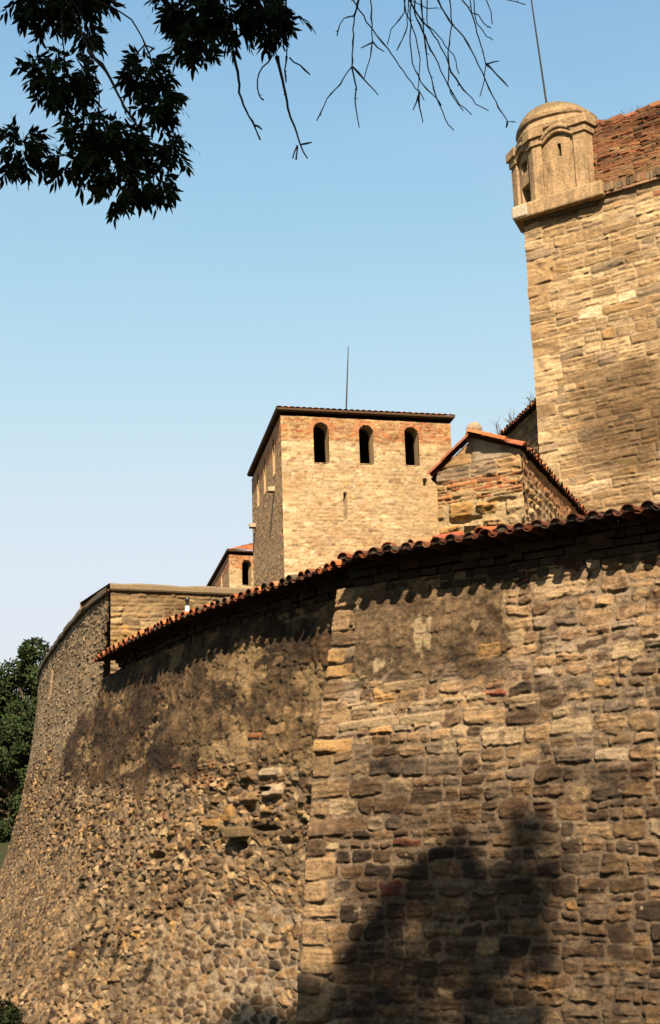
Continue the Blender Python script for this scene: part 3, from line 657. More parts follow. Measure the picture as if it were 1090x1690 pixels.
def square_tower(name, label, cat, corner, az_f, wf, az_l, wl, ztop, zlow, res, wins_f, wins_l, seed, slits=(), blocks=(), rows=9, pitch=17):
    th = thing(name, label, cat, (corner[0], corner[1], 0))
    F = Plane(corner, az_f, 1); F.n = F.n if F.n[1] < 0 else -F.n
    L = Plane(corner, az_l, 1); L.n = L.n if L.n[0] < 0 else -L.n
    for (pl, wid, wins, sd, part) in ((F, wf, wins_f, 0, 'front_wall'), (L, wl, wins_l, 3, 'side_wall')):
        sh = Sheet(0, wid, zlow, ztop, res, seed+sd, None, 0.80)
        sh.mortar((0.44, 0.32, 0.175), 0.012)
        sh.stones(sh.rects(0, wid, zlow, ztop, (0.2, 0.5), 0.08, 0.19, 0.12, 0.42, 3.6), {'tan': 3, 'cream': 6, 'pale': 1.2, 'ochre': 0.6, 'grey': 0.3}, gap=0.006, edge=0.04, prot=(0.004, 0.022), warp=0.05, radius=(0.25, 0.5), brick=0.004, rough=0.012, shape=0.025)
        sh.plaster(sm(-0.1, 0.5, sh.noise(1.4, 1.0, 5))*0.8, (0.50, 0.36, 0.18), depth=0.010, lump=0.008, keep=0.5)
        rq = np.random.default_rng(seed+sd+1)
        big = [(rq.uniform(0.1, wid-.6), rq.uniform(zlow, ztop-1.2), rq.uniform(.28, .55), rq.uniform(.14, .26)) for _ in range(60)]; y_ = zlow; k_ = 0
        while y_ < ztop-.9:
            h_ = rq.uniform(.2, .36); w_ = (.30, .55)[k_ % 2]*rq.uniform(.8, 1.2); big += [(-.02, y_, w_, h_), (wid-w_+.02, y_+.05, w_, h_)]; y_ += h_; k_ += 1
        sh.stones(big, {'cream': 4, 'pale': 2, 'tan': 2}, gap=0.006, edge=.03, prot=(0.010, 0.024), warp=0.03, radius=(.1, .3), warp2=.012)
        # bands of brick below the eave
        nb = sh.noise(0.5, 0.3, 6)
        for (z0_, z1_, pr_) in ((ztop-0.45, ztop-0.02, .9), (ztop-0.92, ztop-0.55, 1.0), (ztop-0.55, ztop-0.45, .4)):
            zone = sm(z0_-0.02, z0_+0.03, sh.Y+0.03*nb)*sm(z1_+0.02, z1_-0.03, sh.Y+0.03*nb)*pr_
            sh.stones(sh.rects(0, wid, z0_-0.1, z1_+0.1, (0.2, 0.26), 0.05, 0.10, 0.25, 0.5, 7), {'brick': 2, 'rust': 5, 'ochre': 1.5, 'tan': 1}, gap=0.004, edge=.02, prot=(0.008, 0.02), warp=0.01, radius=(0.1, 0.3), where=zone)
        for (uc, hw, zb, zt) in wins:                       # brick arches over the openings
            rr = np.sqrt((sh.X-uc)**2+np.maximum(sh.Y-(zt-hw), 0)**2); an = np.arctan2(sh.Y-(zt-hw), sh.X-uc)
            g_ = sm(hw+0.24, hw+0.20, rr)*sm(zb-0.02, zb+0.02, sh.Y)*sm(zt-hw-0.25, zt-hw-0.05, sh.Y)
            tint = 0.75+0.5*np.random.default_rng(7).random(64)[((an+4)*9).astype(int) % 64]
            sh.c = mixc(sh.c, (0.42, 0.18, 0.075), 0.75*g_)*(1+(tint-1)*g_)[..., None]
        sh.speckle((0.13, 0.095, 0.055), 0.85, 0.45, 0.6, 1); sh.speckle((0.66, 0.54, 0.36), 0.95, 0.25, 0.6, 2)
        if sd == 0:
            for (u_, v_, a_, b_) in slits: slot(sh, u_, v_, a_, b_, 0.35)
            sh.stain((0.72, 0.62, 0.54), sm(0.25, 0.8, sh.noise(1.8, 1.0, 21))*0.6); sh.c = sh.c*(1+0.2*sm(0.2, 0.8, sh.noise(1.2, 0.6, 22)))[..., None]; sh.stain((0.70, 0.64, 0.56), sm(0.45, 1.0, sh.X/wid+0.25*sh.noise(1.5, 0.8, 8))*sm(ztop-1.6, ztop-2.6, sh.Y+0.3*nb)*0.8)
        else: sh.h *= 0.6; sh.c = np.clip(sh.c*np.array((1.55, 1.25, 1.15)), 0, .8).astype(np.float32)  # side wall's colour raised and warmed to paint in missing light
        bl = (0.28*sm(ztop-.75, ztop-1.15, sh.Y))[..., None]; sh.c = (sh.c*(1-bl)+np.array((.47, .335, .19), np.float32)*bl*(1.0 if sd == 0 else .95)).astype(np.float32)
        wall_mesh(part, pl, sh, axis((0, wid, res)), axis((zlow, ztop, res)), M_FAR, th, arch_mask(wins))
        for (uc, hw, zb, zt) in wins: reveal(pl, uc, hw, zb, zt, 0.55, th, (0.40, 0.28, 0.15))
    # hidden sides, plain
    A = F.v(0, 0); B = F.v(wf, 0); Cn = B+L.E*wl; D = L.v(wl, 0); m = MB()
    for (p_, q_, z0, z1) in ((B, Cn, 0, ztop), (Cn, D, 0, ztop), (A, B, 0, zlow), (D, A, 0, zlow)):
        m.add([(p_.x, p_.y, z0), (q_.x, q_.y, z0), (q_.x, q_.y, z1), (p_.x, p_.y, z1)], [(0, 1, 2, 3)], (0.42, 0.31, 0.17))
    m.build('rear_wall', M_FAR, th)
    rf, ex = hip_roof([(A.x, A.y), (B.x, B.y), (Cn.x, Cn.y), (D.x, D.y)], ztop+0.22, 'tile_roof', th, slope_rows=rows, pitch=pitch)
    eave_course(ex, ztop+0.22, th, 'eaves', (0.13, 0.075, 0.04))
    for (u_, z_) in blocks:
        m = MB(); m.box(L.v(u_, z_, 0.10), L.E, L.N, Vector((0, 0, 1)), 0.20, 0.17, 0.09, (0.38, 0.31, 0.21), 0.015); m.build('projecting_block', M_FAR, th)
    return th, F, L
keep, KF, KL = square_tower('keep_tower', 'tall square tower with three arched openings and a thin rod on its roof', 'tower', (-1.79, 52.47), 74.6, 6.93, -10, 9.7, 17.95, 9.5, 0.034,
    [(1.58, .30, 16.1, 17.72), (3.40, .285, 16.12, 17.7), (5.25, .29, 16.12, 17.7)], [(2.1, .28, 16.1, 17.6), (5.0, .28, 16.1, 17.6), (7.4, .28, 16.1, 17.6)], 61,
    slits=[(2.49, 14.42, .065, .55), (5.76, 15.46, .07, .14)], blocks=[(2.23, 15.56), (8.66, 15.55)])
far, FF, FL = square_tower('watch_tower', 'small distant tower with an orange hip roof half hidden by the tall tower', 'tower', (-6.24, 84.77), 66, 7.0, -11, 13.0, 19.25, 14.0, 0.06,
    [(1.13, .30, 17.4, 18.95)], [(4.0, .3, 17.4, 18.9), (9.0, .3, 17.4, 18.9)], 71, rows=10, pitch=21)
def rod(name, label, p0, p1, r, cat='antenna'):
    th = MB(); p0 = Vector(p0); p1 = Vector(p1); L = (p1-p0).length
    th.tube([p0-(p1-p0).normalized()*0.4, p0+(p1-p0)*0.35, p0+(p1-p0)*0.7, p1], [r, r*0.9, r*0.7, r*0.45], (0.05, 0.045, 0.04), 6)
    d = (p1-p0).normalized()
    th.tube([p0-d*0.05, p0+d*0.12], [r*2.2, r*2.0], (0.10, 0.09, 0.08), 6)
    o = th.build(name, M_BARK); return tag(o, label, cat)
rod('lightning_rod', 'thin straight rod rising from the roof of the tall square tower', KF.v(3.22, 18.75, -2.0), KF.v(3.42, 21.68, -2.0), 0.032)

# ------------------------------------------------------------------ corner tower on the right
RT = Plane((4.09, 27.40), math.degrees(math.atan2(0.829, -0.559)), 1)
if RT.n[1] > 0: RT.n = -RT.n
tw = thing('corner_tower', 'massive stone corner tower at right with a red brick parapet', 'tower', (7, 27, -1.5))
s = Sheet(0.1, 8.0, 6.0, 14.4, 0.016, 81, None, 0.94)
s.mortar((0.42, 0.30, 0.165), 0.009)
q = np.random.default_rng(8); quo = []; y = 6.0; k = 0
while y < 14.4:
    h_ = q.uniform(0.18, 0.36); w_ = q.uniform(0.38, 0.75); quo.append((0.12, y, w_, h_)); y += h_; k += 1
s.stones([r for r in s.rects(0.1, 8.0, 6.0, 14.4, (0.28, 0.6), 0.11, 0.29, 0.28, 1.0, 4.6)], {'tan': 5, 'cream': 5, 'grey': 1.6, 'ochre': 0.8, 'pale': 0.8}, gap=0.006, edge=0.022, prot=(0.003, 0.018), warp=0.028, radius=(0.08, 0.3), warp2=0.008, smear=0.02, brick=0.008, rough=0.010, shape=0.012, rot=0.015)
s.stones(quo, {'cream': 4, 'tan': 3, 'grey': 1.5}, gap=0.006, edge=0.015, prot=(0.02, 0.03), warp=0.01, radius=(0.06, 0.15), rough=0.007, shape=0.006)
nz = s.noise(1.5, 0.7, 1)
s.stain((0.42, 0.37, 0.31), sm(0.0, 0.8, 0.55*nz+np.exp(-((s.X-2.1)/1.1)**2-((s.Y-9.6)/1.5)**2)*1.35-0.25)*0.95)
s.stain((0.55, 0.50, 0.44), sm(0.45, 0.95, s.noise(0.8, 0.35, 2))*0.7)
s.speckle((0.10, 0.075, 0.05), 0.75, 0.30, 0.65, 3); s.speckle((0.62, 0.50, 0.33), 0.95, 0.2, 0.5, 4)
s.stain((0.70, 0.65, 0.60), sm(0.2, 0.8, s.noise(1.0, 0.4, 12))*0.55); s.c = (s.c*0.68+np.array((.36, .262, .150), np.float32)*0.32).astype(np.float32); s.stain((0.52, 0.46, 0.40), sm(0.0, 0.8, 0.5*nz+np.exp(-((s.X-2.4)/1.1)**2-((s.Y-9.5)/1.4)**2)*1.1-0.3+0.35*s.noise(0.4, 0.2, 77))*0.62); s.punch(1.12); s.grain(0.045, 0.2, 0.003)
wall_mesh('masonry_face', RT, s, axis((0.15, 3.8, 0.0165), (3.8, 8.0, .06)), axis((6.0, 7.4, .04), (7.4, 14.22, 0.0165)), M_STONE, tw)
m = MB()
a0 = RT.v(0.15, 0); a1 = RT.v(8, 0); b0 = RT.v(0.15, 0, -7); b1 = RT.v(8, 0, -7)
for (p_, q_, z0, z1) in ((b0, a0, -1.5, 14.3), (a0, a1, -1.5, 6.0), (a1, b1, -1.5, 14.3), (b1, b0, -1.5, 14.3)):
    m.add([(p_.x, p_.y, z0), (q_.x, q_.y, z0), (q_.x, q_.y, z1), (p_.x, p_.y, z1)], [(0, 1, 2, 3)], (0.36, 0.26, 0.14))
m.add([(p_.x, p_.y, 14.25) for p_ in (a0, a1, b1, b0)], [(0, 1, 2, 3)], (0.3, 0.22, 0.13))
m.build('side_wall', M_STONE, tw)
# brick parapet with ragged bricks, its string course and the grass along its top
s = Sheet(1.2, 8.0, 14.2, 15.9, 0.014, 83)
s.mortar((0.26, 0.125, 0.06), 0.010)
s.stones(s.rects(1.2, 8.0, 14.2, 15.9, (0.12, 0.16), 0.035, 0.062, 0.16, 0.36, 9), {'brick': 2.6, 'rust': 3.6, 'dark': 0.8, 'tan': 1.8, 'brown': 2.0}, gap=0.004, edge=0.016, prot=(0.008, 0.035), warp=0.016, radius=(0.15, 0.4), rough=0.008, shape=.006)
nz = s.noise(0.7, 0.35, 1); er = sm(0.3, 0.9, nz); s.h -= 0.03*er
s.c = mixc(s.c, (0.40, 0.24, 0.11), 0.35*sm(14.9, 14.5, s.Y)); s.stain((0.45, 0.40, 0.36), sm(0.2, 0.9, s.noise(0.5, 0.3, 4)+0.7*(s.Y-15.2))*0.8)
s.speckle((0.62, 0.5, 0.36), 1.05, 0.12, 0.6)
zs = axis((14.2, 15.84, 0.0145)); us = axis((1.35, 3.8, 0.015), (3.8, 8.0, .06))
U, Z = np.meshgrid(us, zs); h, c_ = s.sample(U, Z); P = RT.P(U, Z-0.03*np.abs(np.sin(U*5.1)+np.sin(U*13))*(Z > 15.6)*0.6, h-0.02-0.04*(Z-14.2))
grid_mesh('brick_parapet', P, c_, M_STONE, tw)
m = MB(); Zv = Vector((0, 0, 1)); u_ = 1.86
while u_ < 8:
    w_ = random.uniform(0.065, 0.095); k_ = random.uniform(.7, 1.25)
    m.box(RT.v(u_, 14.30+random.gauss(0, .008), -0.02+random.gauss(0, .014)), RT.E, RT.N, Zv, w_/2-.006, 0.14, 0.075, tuple(v*k_ for v in random.choice([(.24, .15, .085), (.25, .12, .06), (.20, .14, .085), (.13, .09, .055)])), 0.008); u_ += w_
u_ = 1.8
while u_ < 8:
    w_ = random.uniform(0.22, 0.34); k_ = random.uniform(.7, 1.2)
    m.box(RT.v(u_+w_/2, 14.195, 0.0), RT.E, RT.N, Zv, w_/2-.006, 0.10, 0.028, tuple(v*k_ for v in (.34, .2, .11)), 0.006); u_ += w_
m.build('string_course', M_STONE, tw)
m = MB(); u_ = 1.5
while u_ < 8:
    w_ = random.uniform(0.15, 0.34); k_ = random.uniform(.6, 1.2)
    m.box(RT.v(u_+w_/2, 15.84+random.gauss(0, .025), -0.36), RT.E, RT.N, Zv, w_/2-.004, 0.27, 0.045, tuple(v*k_ for v in random.choice([(.26, .10, .05), (.2, .11, .06), (.32, .13, .06)])), 0.02); u_ += w_
m.add([RT.v(1.35, 14.3, -.62), RT.v(8, 14.3, -.62), RT.v(8, 15.86, -.62), RT.v(1.35, 15.86, -.62)], [(0, 1, 2, 3)], (.3, .12, .06))
m.build('parapet_top', M_STONE, tw)
def grass_tuft(name, pts, hmin, hmax, cols, per=9, w=0.006, parent=None):
    m = MB()
    for p_ in pts:
        for _ in range(per):
            b = Vector(p_)+Vector((random.gauss(0, .06), random.gauss(0, .06), -0.02)); h_ = random.uniform(hmin, hmax); lean = Vector((random.gauss(0, .35), random.gauss(0, .35), 1)).normalized()
            t = Vector((random.uniform(-1, 1), random.uniform(-1, 1), 0)).normalized()*w; mid = b+lean*h_*0.55; tip = b+lean*h_+Vector((random.gauss(0, .05), random.gauss(0, .05), -0.02))
            m.add([b-t, b+t, mid+t*.7, mid-t*.7, tip], [(0, 1, 2, 3), (3, 2, 4)], random.choice(cols))
    return m.build(name, M_LEAF, parent)
DRY = [(.30, .21, .08), (.24, .17, .07), (.20, .16, .05), (.16, .14, .045)]
g_ = grass_tuft('dry_grass', [RT.v(random.uniform(1.9, 8), 15.88, random.uniform(-.6, -.2)) for _ in range(170)], 0.05, 0.2, DRY)
tag(g_, kind='stuff')

# sentry turret on the tower's corner: six-sided drum, pilasters at its corners, arched mouldings, stepped dome
tu = thing('sentry_turret', 'small round topped sentry turret in tan plaster on the tower corner', 'turret', tuple(RT.v(0.7, 14.1, -0.5)))
PC = (0.305, 0.205, 0.108)
CUV = (0.72, -0.52)
HX = [(-0.24, -0.46), (0.48, 0.10), (1.56, 0.10), (1.72, -0.62), (1.15, -1.2), (0.25, -1.2)]
def tp(u_, w_, z_): return RT.v(u_+0.08, z_, w_)
def scl(p_, k): return (CUV[0]+(p_[0]-CUV[0])*k, CUV[1]+(p_[1]-CUV[1])*k)
Z0, Z1 = 14.42, 15.98
m = MB()
def bay(p_, q_, holes, nu=22, nz=26):
    """one drum face with openings cut through it and a soft outward bow"""
    V = []; F = []; idx = {}
    cuts_u = sorted(set([i/nu for i in range(nu+1)]+[h_[0]-h_[2] for h_ in holes]+[h_[0]+h_[2] for h_ in holes]))
    cuts_z = sorted(set([Z0+(Z1-Z0)*i/nz for i in range(nz+1)]+[h_[1]-h_[3] for h_ in holes]+[h_[1]+h_[3] for h_ in holes]))
    for z_ in cuts_z:
        for t_ in cuts_u:
            bow = 0.05*math.sin(math.pi*t_); u_ = p_[0]+(q_[0]-p_[0])*t_; w_ = p_[1]+(q_[1]-p_[1])*t_
            dx = q_[1]-p_[1]; dy = -(q_[0]-p_[0]); l_ = math.hypot(dx, dy)
            V.append(tp(u_-dx/l_*bow, w_-dy/l_*bow, z_))
    n = len(cuts_u)
    for j in range(len(cuts_z)-1):
        for i in range(n-1):
            cu = (cuts_u[i]+cuts_u[i+1])/2; cz = (cuts_z[j]+cuts_z[j+1])/2
            if any(abs(cu-h_[0]) < h_[2] and abs(cz-h_[1]) < h_[3] for h_ in holes): continue
            F.append((j*n+i, j*n+i+1, (j+1)*n+i+1, (j+1)*n+i))
    m.add(V, F, PC)
holes = {0: [(0.52, 15.42, 0.13, 0.13), (0.5, 14.78, 0.2, 0.22)], 1: [(0.52, 15.40, 0.036, 0.145)]}
for i in range(6): bay(HX[i], HX[(i+1) % 6], holes.get(i, []))
for i, hs in holes.items():                                # thickness of the wall in the openings
    p_, q_ = HX[i], HX[(i+1) % 6]
    for (t_, z_, a_, b_) in hs:
        o4 = [(t_-a_, z_-b_), (t_+a_, z_-b_), (t_+a_, z_+b_), (t_-a_, z_+b_)]; ring = []
        for k_ in (1.0, 0.86):
            for (tt_, zz_) in o4:
                pp_ = (p_[0]+(q_[0]-p_[0])*tt_, p_[1]+(q_[1]-p_[1])*tt_); dx = q_[1]-p_[1]; dy = -(q_[0]-p_[0]); l_ = math.hypot(dx, dy)
                d_ = -(0.05*math.sin(math.pi*tt_)) if k_ == 1.0 else 0.16
                ring.append(tp(pp_[0]+dx/l_*d_, pp_[1]+dy/l_*d_, zz_))
        m.add(ring, [(k, (k+1) % 4, 4+(k+1) % 4, 4+k) for k in range(4)], (.3, .22, .12))
m.build('drum', M_PLASTER, tu)
def prism(mb, pts, z0, z1, col, top=True, bev=0.0):
    n = len(pts); V = [tp(a, b, z0) for a, b in pts]+[tp(a, b, z1) for a, b in pts]
    F = [(i, (i+1) % n, n+(i+1) % n, n+i) for i in range(n)]+[tuple(range(n))[::-1], tuple(range(n, 2*n))]
    mb.add(V, F, col)
def bevel(o, w=0.015):
    b = o.modifiers.new('soft_edges', 'BEVEL'); b.width = w; b.segments = 2; b.limit_method = 'ANGLE'; return o
def pil_block(p_, half_w, out, z0, z1, mb, col=PC):
    """block on a hexagon corner, facing away from the drum's middle"""
    i = HX.index(p_); a_ = HX[i-1]; b_ = HX[(i+1) % 6]; pts = []
    da = np.array(a_)-np.array(p_); da = da/np.linalg.norm(da); db = np.array(b_)-np.array(p_); db = db/np.linalg.norm(db)
    na = np.array((da[1], -da[0])); nb = np.array((-db[1], db[0])); P0 = np.array(p_)
    c0 = P0-np.array(CUV)
    if na @ c0 < 0: na = -na
    if nb @ c0 < 0: nb = -nb
    bis = (na+nb); bis = bis/(1+na @ nb)
    pts = [P0+da*half_w-na*0.06, P0+da*half_w+na*out, P0+bis*out, P0+db*half_w+nb*out, P0+db*half_w-nb*0.06]
    prism(mb, [tuple(q_) for q_ in pts], z0, z1, col)
for k_, p_ in enumerate(HX[:3]):
    m = MB(); hw = (0.17, 0.17, 0.20)[k_]
    pil_block(p_, hw, 0.085, Z0-0.02, 15.64, m); pl_ = bevel(m.build('pilaster', M_PLASTER, tu))
    m = MB(); pil_block(p_, hw+0.03, 0.12, 15.63, 15.80, m); pil_block(p_, hw+0.07, 0.165, 15.79, 15.99, m); bevel(m.build('capital', M_PLASTER, pl_))
for (i0, i1) in ((0, 1), (1, 2)):                            # arched mouldings over the bays
    p_, q_ = HX[i0], HX[i1]; m = MB(); dx = q_[1]-p_[1]; dy = -(q_[0]-p_[0]); l_ = math.hypot(dx, dy)
    for (dz, rr, oo) in ((0, 0.05, 0.055), (0.10, 0.06, 0.075)):
        pts = []
        for t_ in np.linspace(0.14, 0.86, 14):
            z_ = 15.62+dz+0.19*math.sin(math.pi*(t_-0.14)/0.72); bow = 0.05*math.sin(math.pi*t_)+oo-0.03
            pts.append(tp(p_[0]+(q_[0]-p_[0])*t_-dx/l_*bow, p_[1]+(q_[1]-p_[1])*t_-dy/l_*bow, z_))
        m.tube(pts, rr, PC, 8)
    m.build('arch_moulding', M_PLASTER, tu, True)
# dome: rounded plan lofted from the hexagon to a circle in stepped rings
def plan(k, rnd, n=48):
    P_ = chaikin(np.array([scl(p_, 1) for p_ in HX]+[HX[0]]), 3)
    out = []
    for j in range(n):
        a_ = -math.pi+2*math.pi*j/n; best = None
        d_ = np.array((math.cos(a_), math.sin(a_)))
        rel = np.array(HX)-np.array(CUV); r_ = 9
        for i in range(6):
            A_, B_ = rel[i], rel[(i+1) % 6]; M_ = np.array([d_, A_-B_]).T
            try: t_, s_ = np.linalg.solve(M_, A_)
            except np.linalg.LinAlgError: continue
            if t_ > 0 and -1e-6 <= s_ <= 1+1e-6: r_ = min(r_, t_)
        out.append((CUV[0]+d_[0]*k*(r_*(1-rnd)+0.83*rnd), CUV[1]+d_[1]*k*(r_*(1-rnd)+0.83*rnd)))
    return out
prof = [(15.92, 1.02, .35), (15.97, 1.09, .35), (16.05, 1.10, .4), (16.09, 1.05, .5), (16.22, 1.05, .55), (16.26, 1.10, .6), (16.33, 1.11, .6), (16.37, 1.06, .7), (16.45, 0.99, .8), (16.56, 0.86, .9), (16.66, 0.68, 1), (16.73, 0.46, 1), (16.77, 0.22, 1), (16.785, 0.03, 1)]
V = []; n = 48
for (z_, k_, rd) in prof: V += [tuple(tp(a_-.03, b_, z_-.04*(z_ > 16.2))) for a_, b_ in plan(k_*(.93 if z_ > 16.2 else .97), rd, n)]
F = [(i*n+j, i*n+(j+1) % n, (i+1)*n+(j+1) % n, (i+1)*n+j) for i in range(len(prof)-1) for j in range(n)]
Va = np.array(V); nn = fbm(Va[:, 0].astype(np.float32)*1.0, Va[:, 2].astype(np.float32)*1.0, 0.5, 0.25, 99, 4)
dc = mixc(np.tile(np.array(PC), (len(V), 1)), (0.10, 0.078, 0.04), np.clip(sm(16.2, 16.5, Va[:, 2])*0.85+0.35*nn, 0, 1))
dome = link('dome', mesh_np('dome', V, F, None, dc, False), M_PLASTER, tu); bevel(dome, 0.01)
m = MB()                                                     # slab it stands on, corbelled out from the wall below
ped = [(-0.02, 0.24), (1.92, 0.24), (1.92, -0.3), (1.80, -1.2), (-0.05, -1.2), (-0.22, -0.55)]
prism(m, ped, 14.12, 14.44, PC); bevel(m.build('pedestal', M_PLASTER, tu), 0.035)
m = MB(); prism(m, [(-0.07, 0.26), (0.28, 0.26), (0.28, 0.1), (-0.1, -0.55), (-0.26, -0.52)], 14.15, 14.41, (.46, .40, .30)); bevel(m.build('corner_stone', M_STONE, tu), 0.03)
m = MB()
for k_, (z0_, z1_, i_) in enumerate(((14.04, 14.125, 0.13), (13.93, 14.045, 0.2))):
    prism(m, [(0.0+i_*.7, 0.20-i_), (1.85-i_, 0.20-i_), (1.85-i_, -0.8), (-0.15+i_, -0.8), (-0.16+i_, -0.5)], z0_, z1_, (.14, .10, .055))  # dark colour stands in for the shade under the slab
m.build('corbel', M_STONE, tu)
rod('flagpole', 'thin leaning mast rising from the sentry turret out of the picture', (4.90, 27.47, 16.74), (4.67, 27.51, 20.4), 0.022, 'mast')
# ------------------------------------------------------------------ short wall with a gabled end and tiled top, running back to the corner tower
GA = np.array((3.06, 21.79))
GF = Plane(GA, -56, 1); GF.n = GF.n if GF.n[1] < 0 else -GF.n
GS = Plane(GA, 20, 1); GS.n = GS.n if GS.n[0] > 0 else -GS.n
gw = thing('gabled_wall', 'short stone wall with gabled end, tile coping and a round stone on its tip', 'wall', (2.6, 22.5, -1.0))
s = Sheet(0, 1.7, 4.2, 8.2, 0.014, 91, None, 0.88)
s.mortar((0.40, 0.29, 0.15), 0.014)
s.stones(s.rects(0, 1.7, 4.2, 7.1, (0.3, 0.55), 0.16, 0.34, 0.3, 0.8, 3), {'tan': 3, 'ochre': 3, 'cream': 3, 'grey': 1}, gap=0.022, edge=0.06, prot=(0.02, 0.055), warp=0.06, radius=(0.2, 0.4), rough=0.03, shape=0.03, warp2=.02); s.grain(.035, .25, .004)
n_ = s.noise(0.5, 0.3, 1); s.speckle((.07, .05, .03), .55, .22, .8)
hole_ = sm(0.9, 0.4, np.sqrt(((s.X-1.1)/.38)**2+((s.Y-6.72)/.07)**2)+.8*n_)*.8+sm(0.9, 0.4, np.sqrt(((s.X-.45)/.35)**2+((s.Y-6.95)/.05)**2)+.8*n_)*.8; s.h -= 0.08*hole_
bz = sm(7.02, 7.06, s.Y+.03*n_)
s.stones(s.rects(0, 1.7, 7.0, 7.42, (0.16, 0.2), 0.05, 0.09, 0.25, 0.6, 12), {'brick': 2, 'rust': 4, 'tan': 4}, gap=0.004, edge=.015, prot=(0.01, 0.03), warp=0.015, radius=(.1, .3), where=bz)
s.stones([(0, 7.40, .42, .24), (.42, 7.40, .5, .24), (.92, 7.40, .65, .24), (0, 7.64, .88, .5), (.88, 7.64, .8, .5)], {'grey': 4, 'tan': 1}, gap=0.008, edge=.012, prot=(0.02, 0.03), warp=0.006, radius=(.05, .12), rough=0.012)
s.c = mixc(s.c, (.48, .39, .27), .6*sm(.0, .1, .85-s.X)*sm(.3, .4, s.X)*sm(7.62, 7.66, s.Y))
def gable_z(u_): return np.where(u_ < 0.83, 7.72+(u_/0.83)*0.34, 8.06-((u_-0.83)/0.72)*0.49)
us = axis((0, 1.55, .0148)); zs = axis((4.3, 7.5, .0148), (7.5, 8.1, .0148)); U, Z = np.meshgrid(us, zs)
Zc = np.minimum(Z, gable_z(U)); h, c_ = s.sample(U, Zc); grid_mesh('gable_face', GF.P(U, Zc, h), c_, M_STONE, gw)
s = Sheet(0, 6.0, 4.2, 7.8, 0.016, 93, None, 0.85)
s.mortar((0.44, 0.30, 0.165), 0.02)
s.stones(s.rects(0, 6, 4.2, 7.8, (0.25, 0.5), 0.1, 0.26, 0.2, 0.7, 4), {'tan': 4, 'cream': 2, 'ochre': 2, 'rust': .7}, gap=0.02, edge=.05, prot=(0.01, 0.04), warp=0.05, radius=(.3, .5), rough=.015)
s.plaster(sm(-.3, .4, s.noise(.8, .5, 3))*.8, (.42, .28, .15), .015, .02, .5); s.c = mixc(s.c, (.40, .15, .06), .55*sm(7.2, 7.4, s.Y+.15*s.noise(.7, .4, 4))*sm(7.75, 7.6, s.Y))
wall_mesh('side_face', GS, s, axis((0, 5.9, .02)), axis((4.3, 7.70, .017)), M_STONE, gw)
m = MB(); B0 = GF.v(1.55, 0); B1 = B0+GS.E*5.9
m.add([(B0.x, B0.y, -1), (B1.x, B1.y, -1), (B1.x, B1.y, 7.5), (B0.x, B0.y, 7.5)], [(0, 1, 2, 3)], (.4, .29, .16)); m.build('hidden_face', M_STONE, gw)
ridge0 = GF.v(0.83, 0); ed = GS.E
mR = Path([tuple((GF.v(-0.07, 0)+ed*-0.10)[:2]), tuple((GF.v(-0.07, 0)+ed*5.6)[:2])])
mL = Path([tuple((GF.v(1.63, 0)+ed*-0.06)[:2]), tuple((GF.v(1.63, 0)+ed*5.6)[:2])])
tiles(mR, 1, 7.70, gw, pitch=20, pace=0.20, rows=3, r=0.082, L=0.40, jit=0.8)
tiles(mL, -1, 7.50, gw, pitch=29, pace=0.20, rows=3, r=0.082, L=0.40, jit=0.8)
m = MB()
for k_ in range(16):
    p_ = GF.v(0.83, 8.07)+ed*(k_*0.34-0.12); T_ = GF.E; m.half_tile(p_+Vector((0, 0, .03+.01*(k_ % 2))), T_, ed, Vector((0, 0, 1)), .105, .09, .42, tile_col(.3))
m.build('ridge_tile', M_TILE, gw)
m = MB()                                                   # red tiles laid along the two slopes of the gable
for (u0_, z0_, u1_, z1_) in ((-0.10, 7.735, 0.83, 8.105), (1.64, 7.56, 0.83, 8.105)):
    a_ = GF.v(u0_, z0_, .05); b_ = GF.v(u1_, z1_, .05); A_ = (b_-a_).normalized(); T_ = GF.N; N_ = A_.cross(T_); N_ = N_ if N_.z > 0 else -N_; L_ = (b_-a_).length; k_ = 0
    while k_*.34 < L_-.1:
        m.half_tile(a_+A_*(k_*.34)+N_*(.008*(k_ % 2)), T_, A_, N_, .085, .07, min(.4, L_-k_*.34), (.25*random.uniform(.8, 1.2), .085, .04)); k_ += 1
m.build('verge_tile', M_TILE, gw)
bm = bmesh.new(); bmesh.ops.create_icosphere(bm, subdivisions=4, radius=.128)
for v in bm.verts:
    d_ = v.co.normalized(); k_ = 1+.05*math.sin(d_.x*5+1)+.04*math.sin(d_.y*7+d_.z*4); v.co = Vector((v.co.x*k_, v.co.y*k_, v.co.z*.95*k_))
me = bpy.data.meshes.new('ball'); bm.to_mesh(me); bm.free(); me.polygons.foreach_set('use_smooth', np.ones(len(me.polygons), bool))
a_ = me.color_attributes.new('Col', 'FLOAT_COLOR', 'POINT'); a_.data.foreach_set('color', np.tile(np.array((.36, .27, .17, 1), np.float32), len(me.vertices)))
me.transform(Matrix.Translation(GF.v(.83, 8.22, -.05)))
ball = link('ball_finial', me, M_STONE, gw)
m = MB(); m.box(GF.v(.80, 8.10, -.05), GF.E, GF.N, Zv, .17, .11, .05, (.30, .2, .12), .03); m.build('finial_bed', M_STONE, gw)

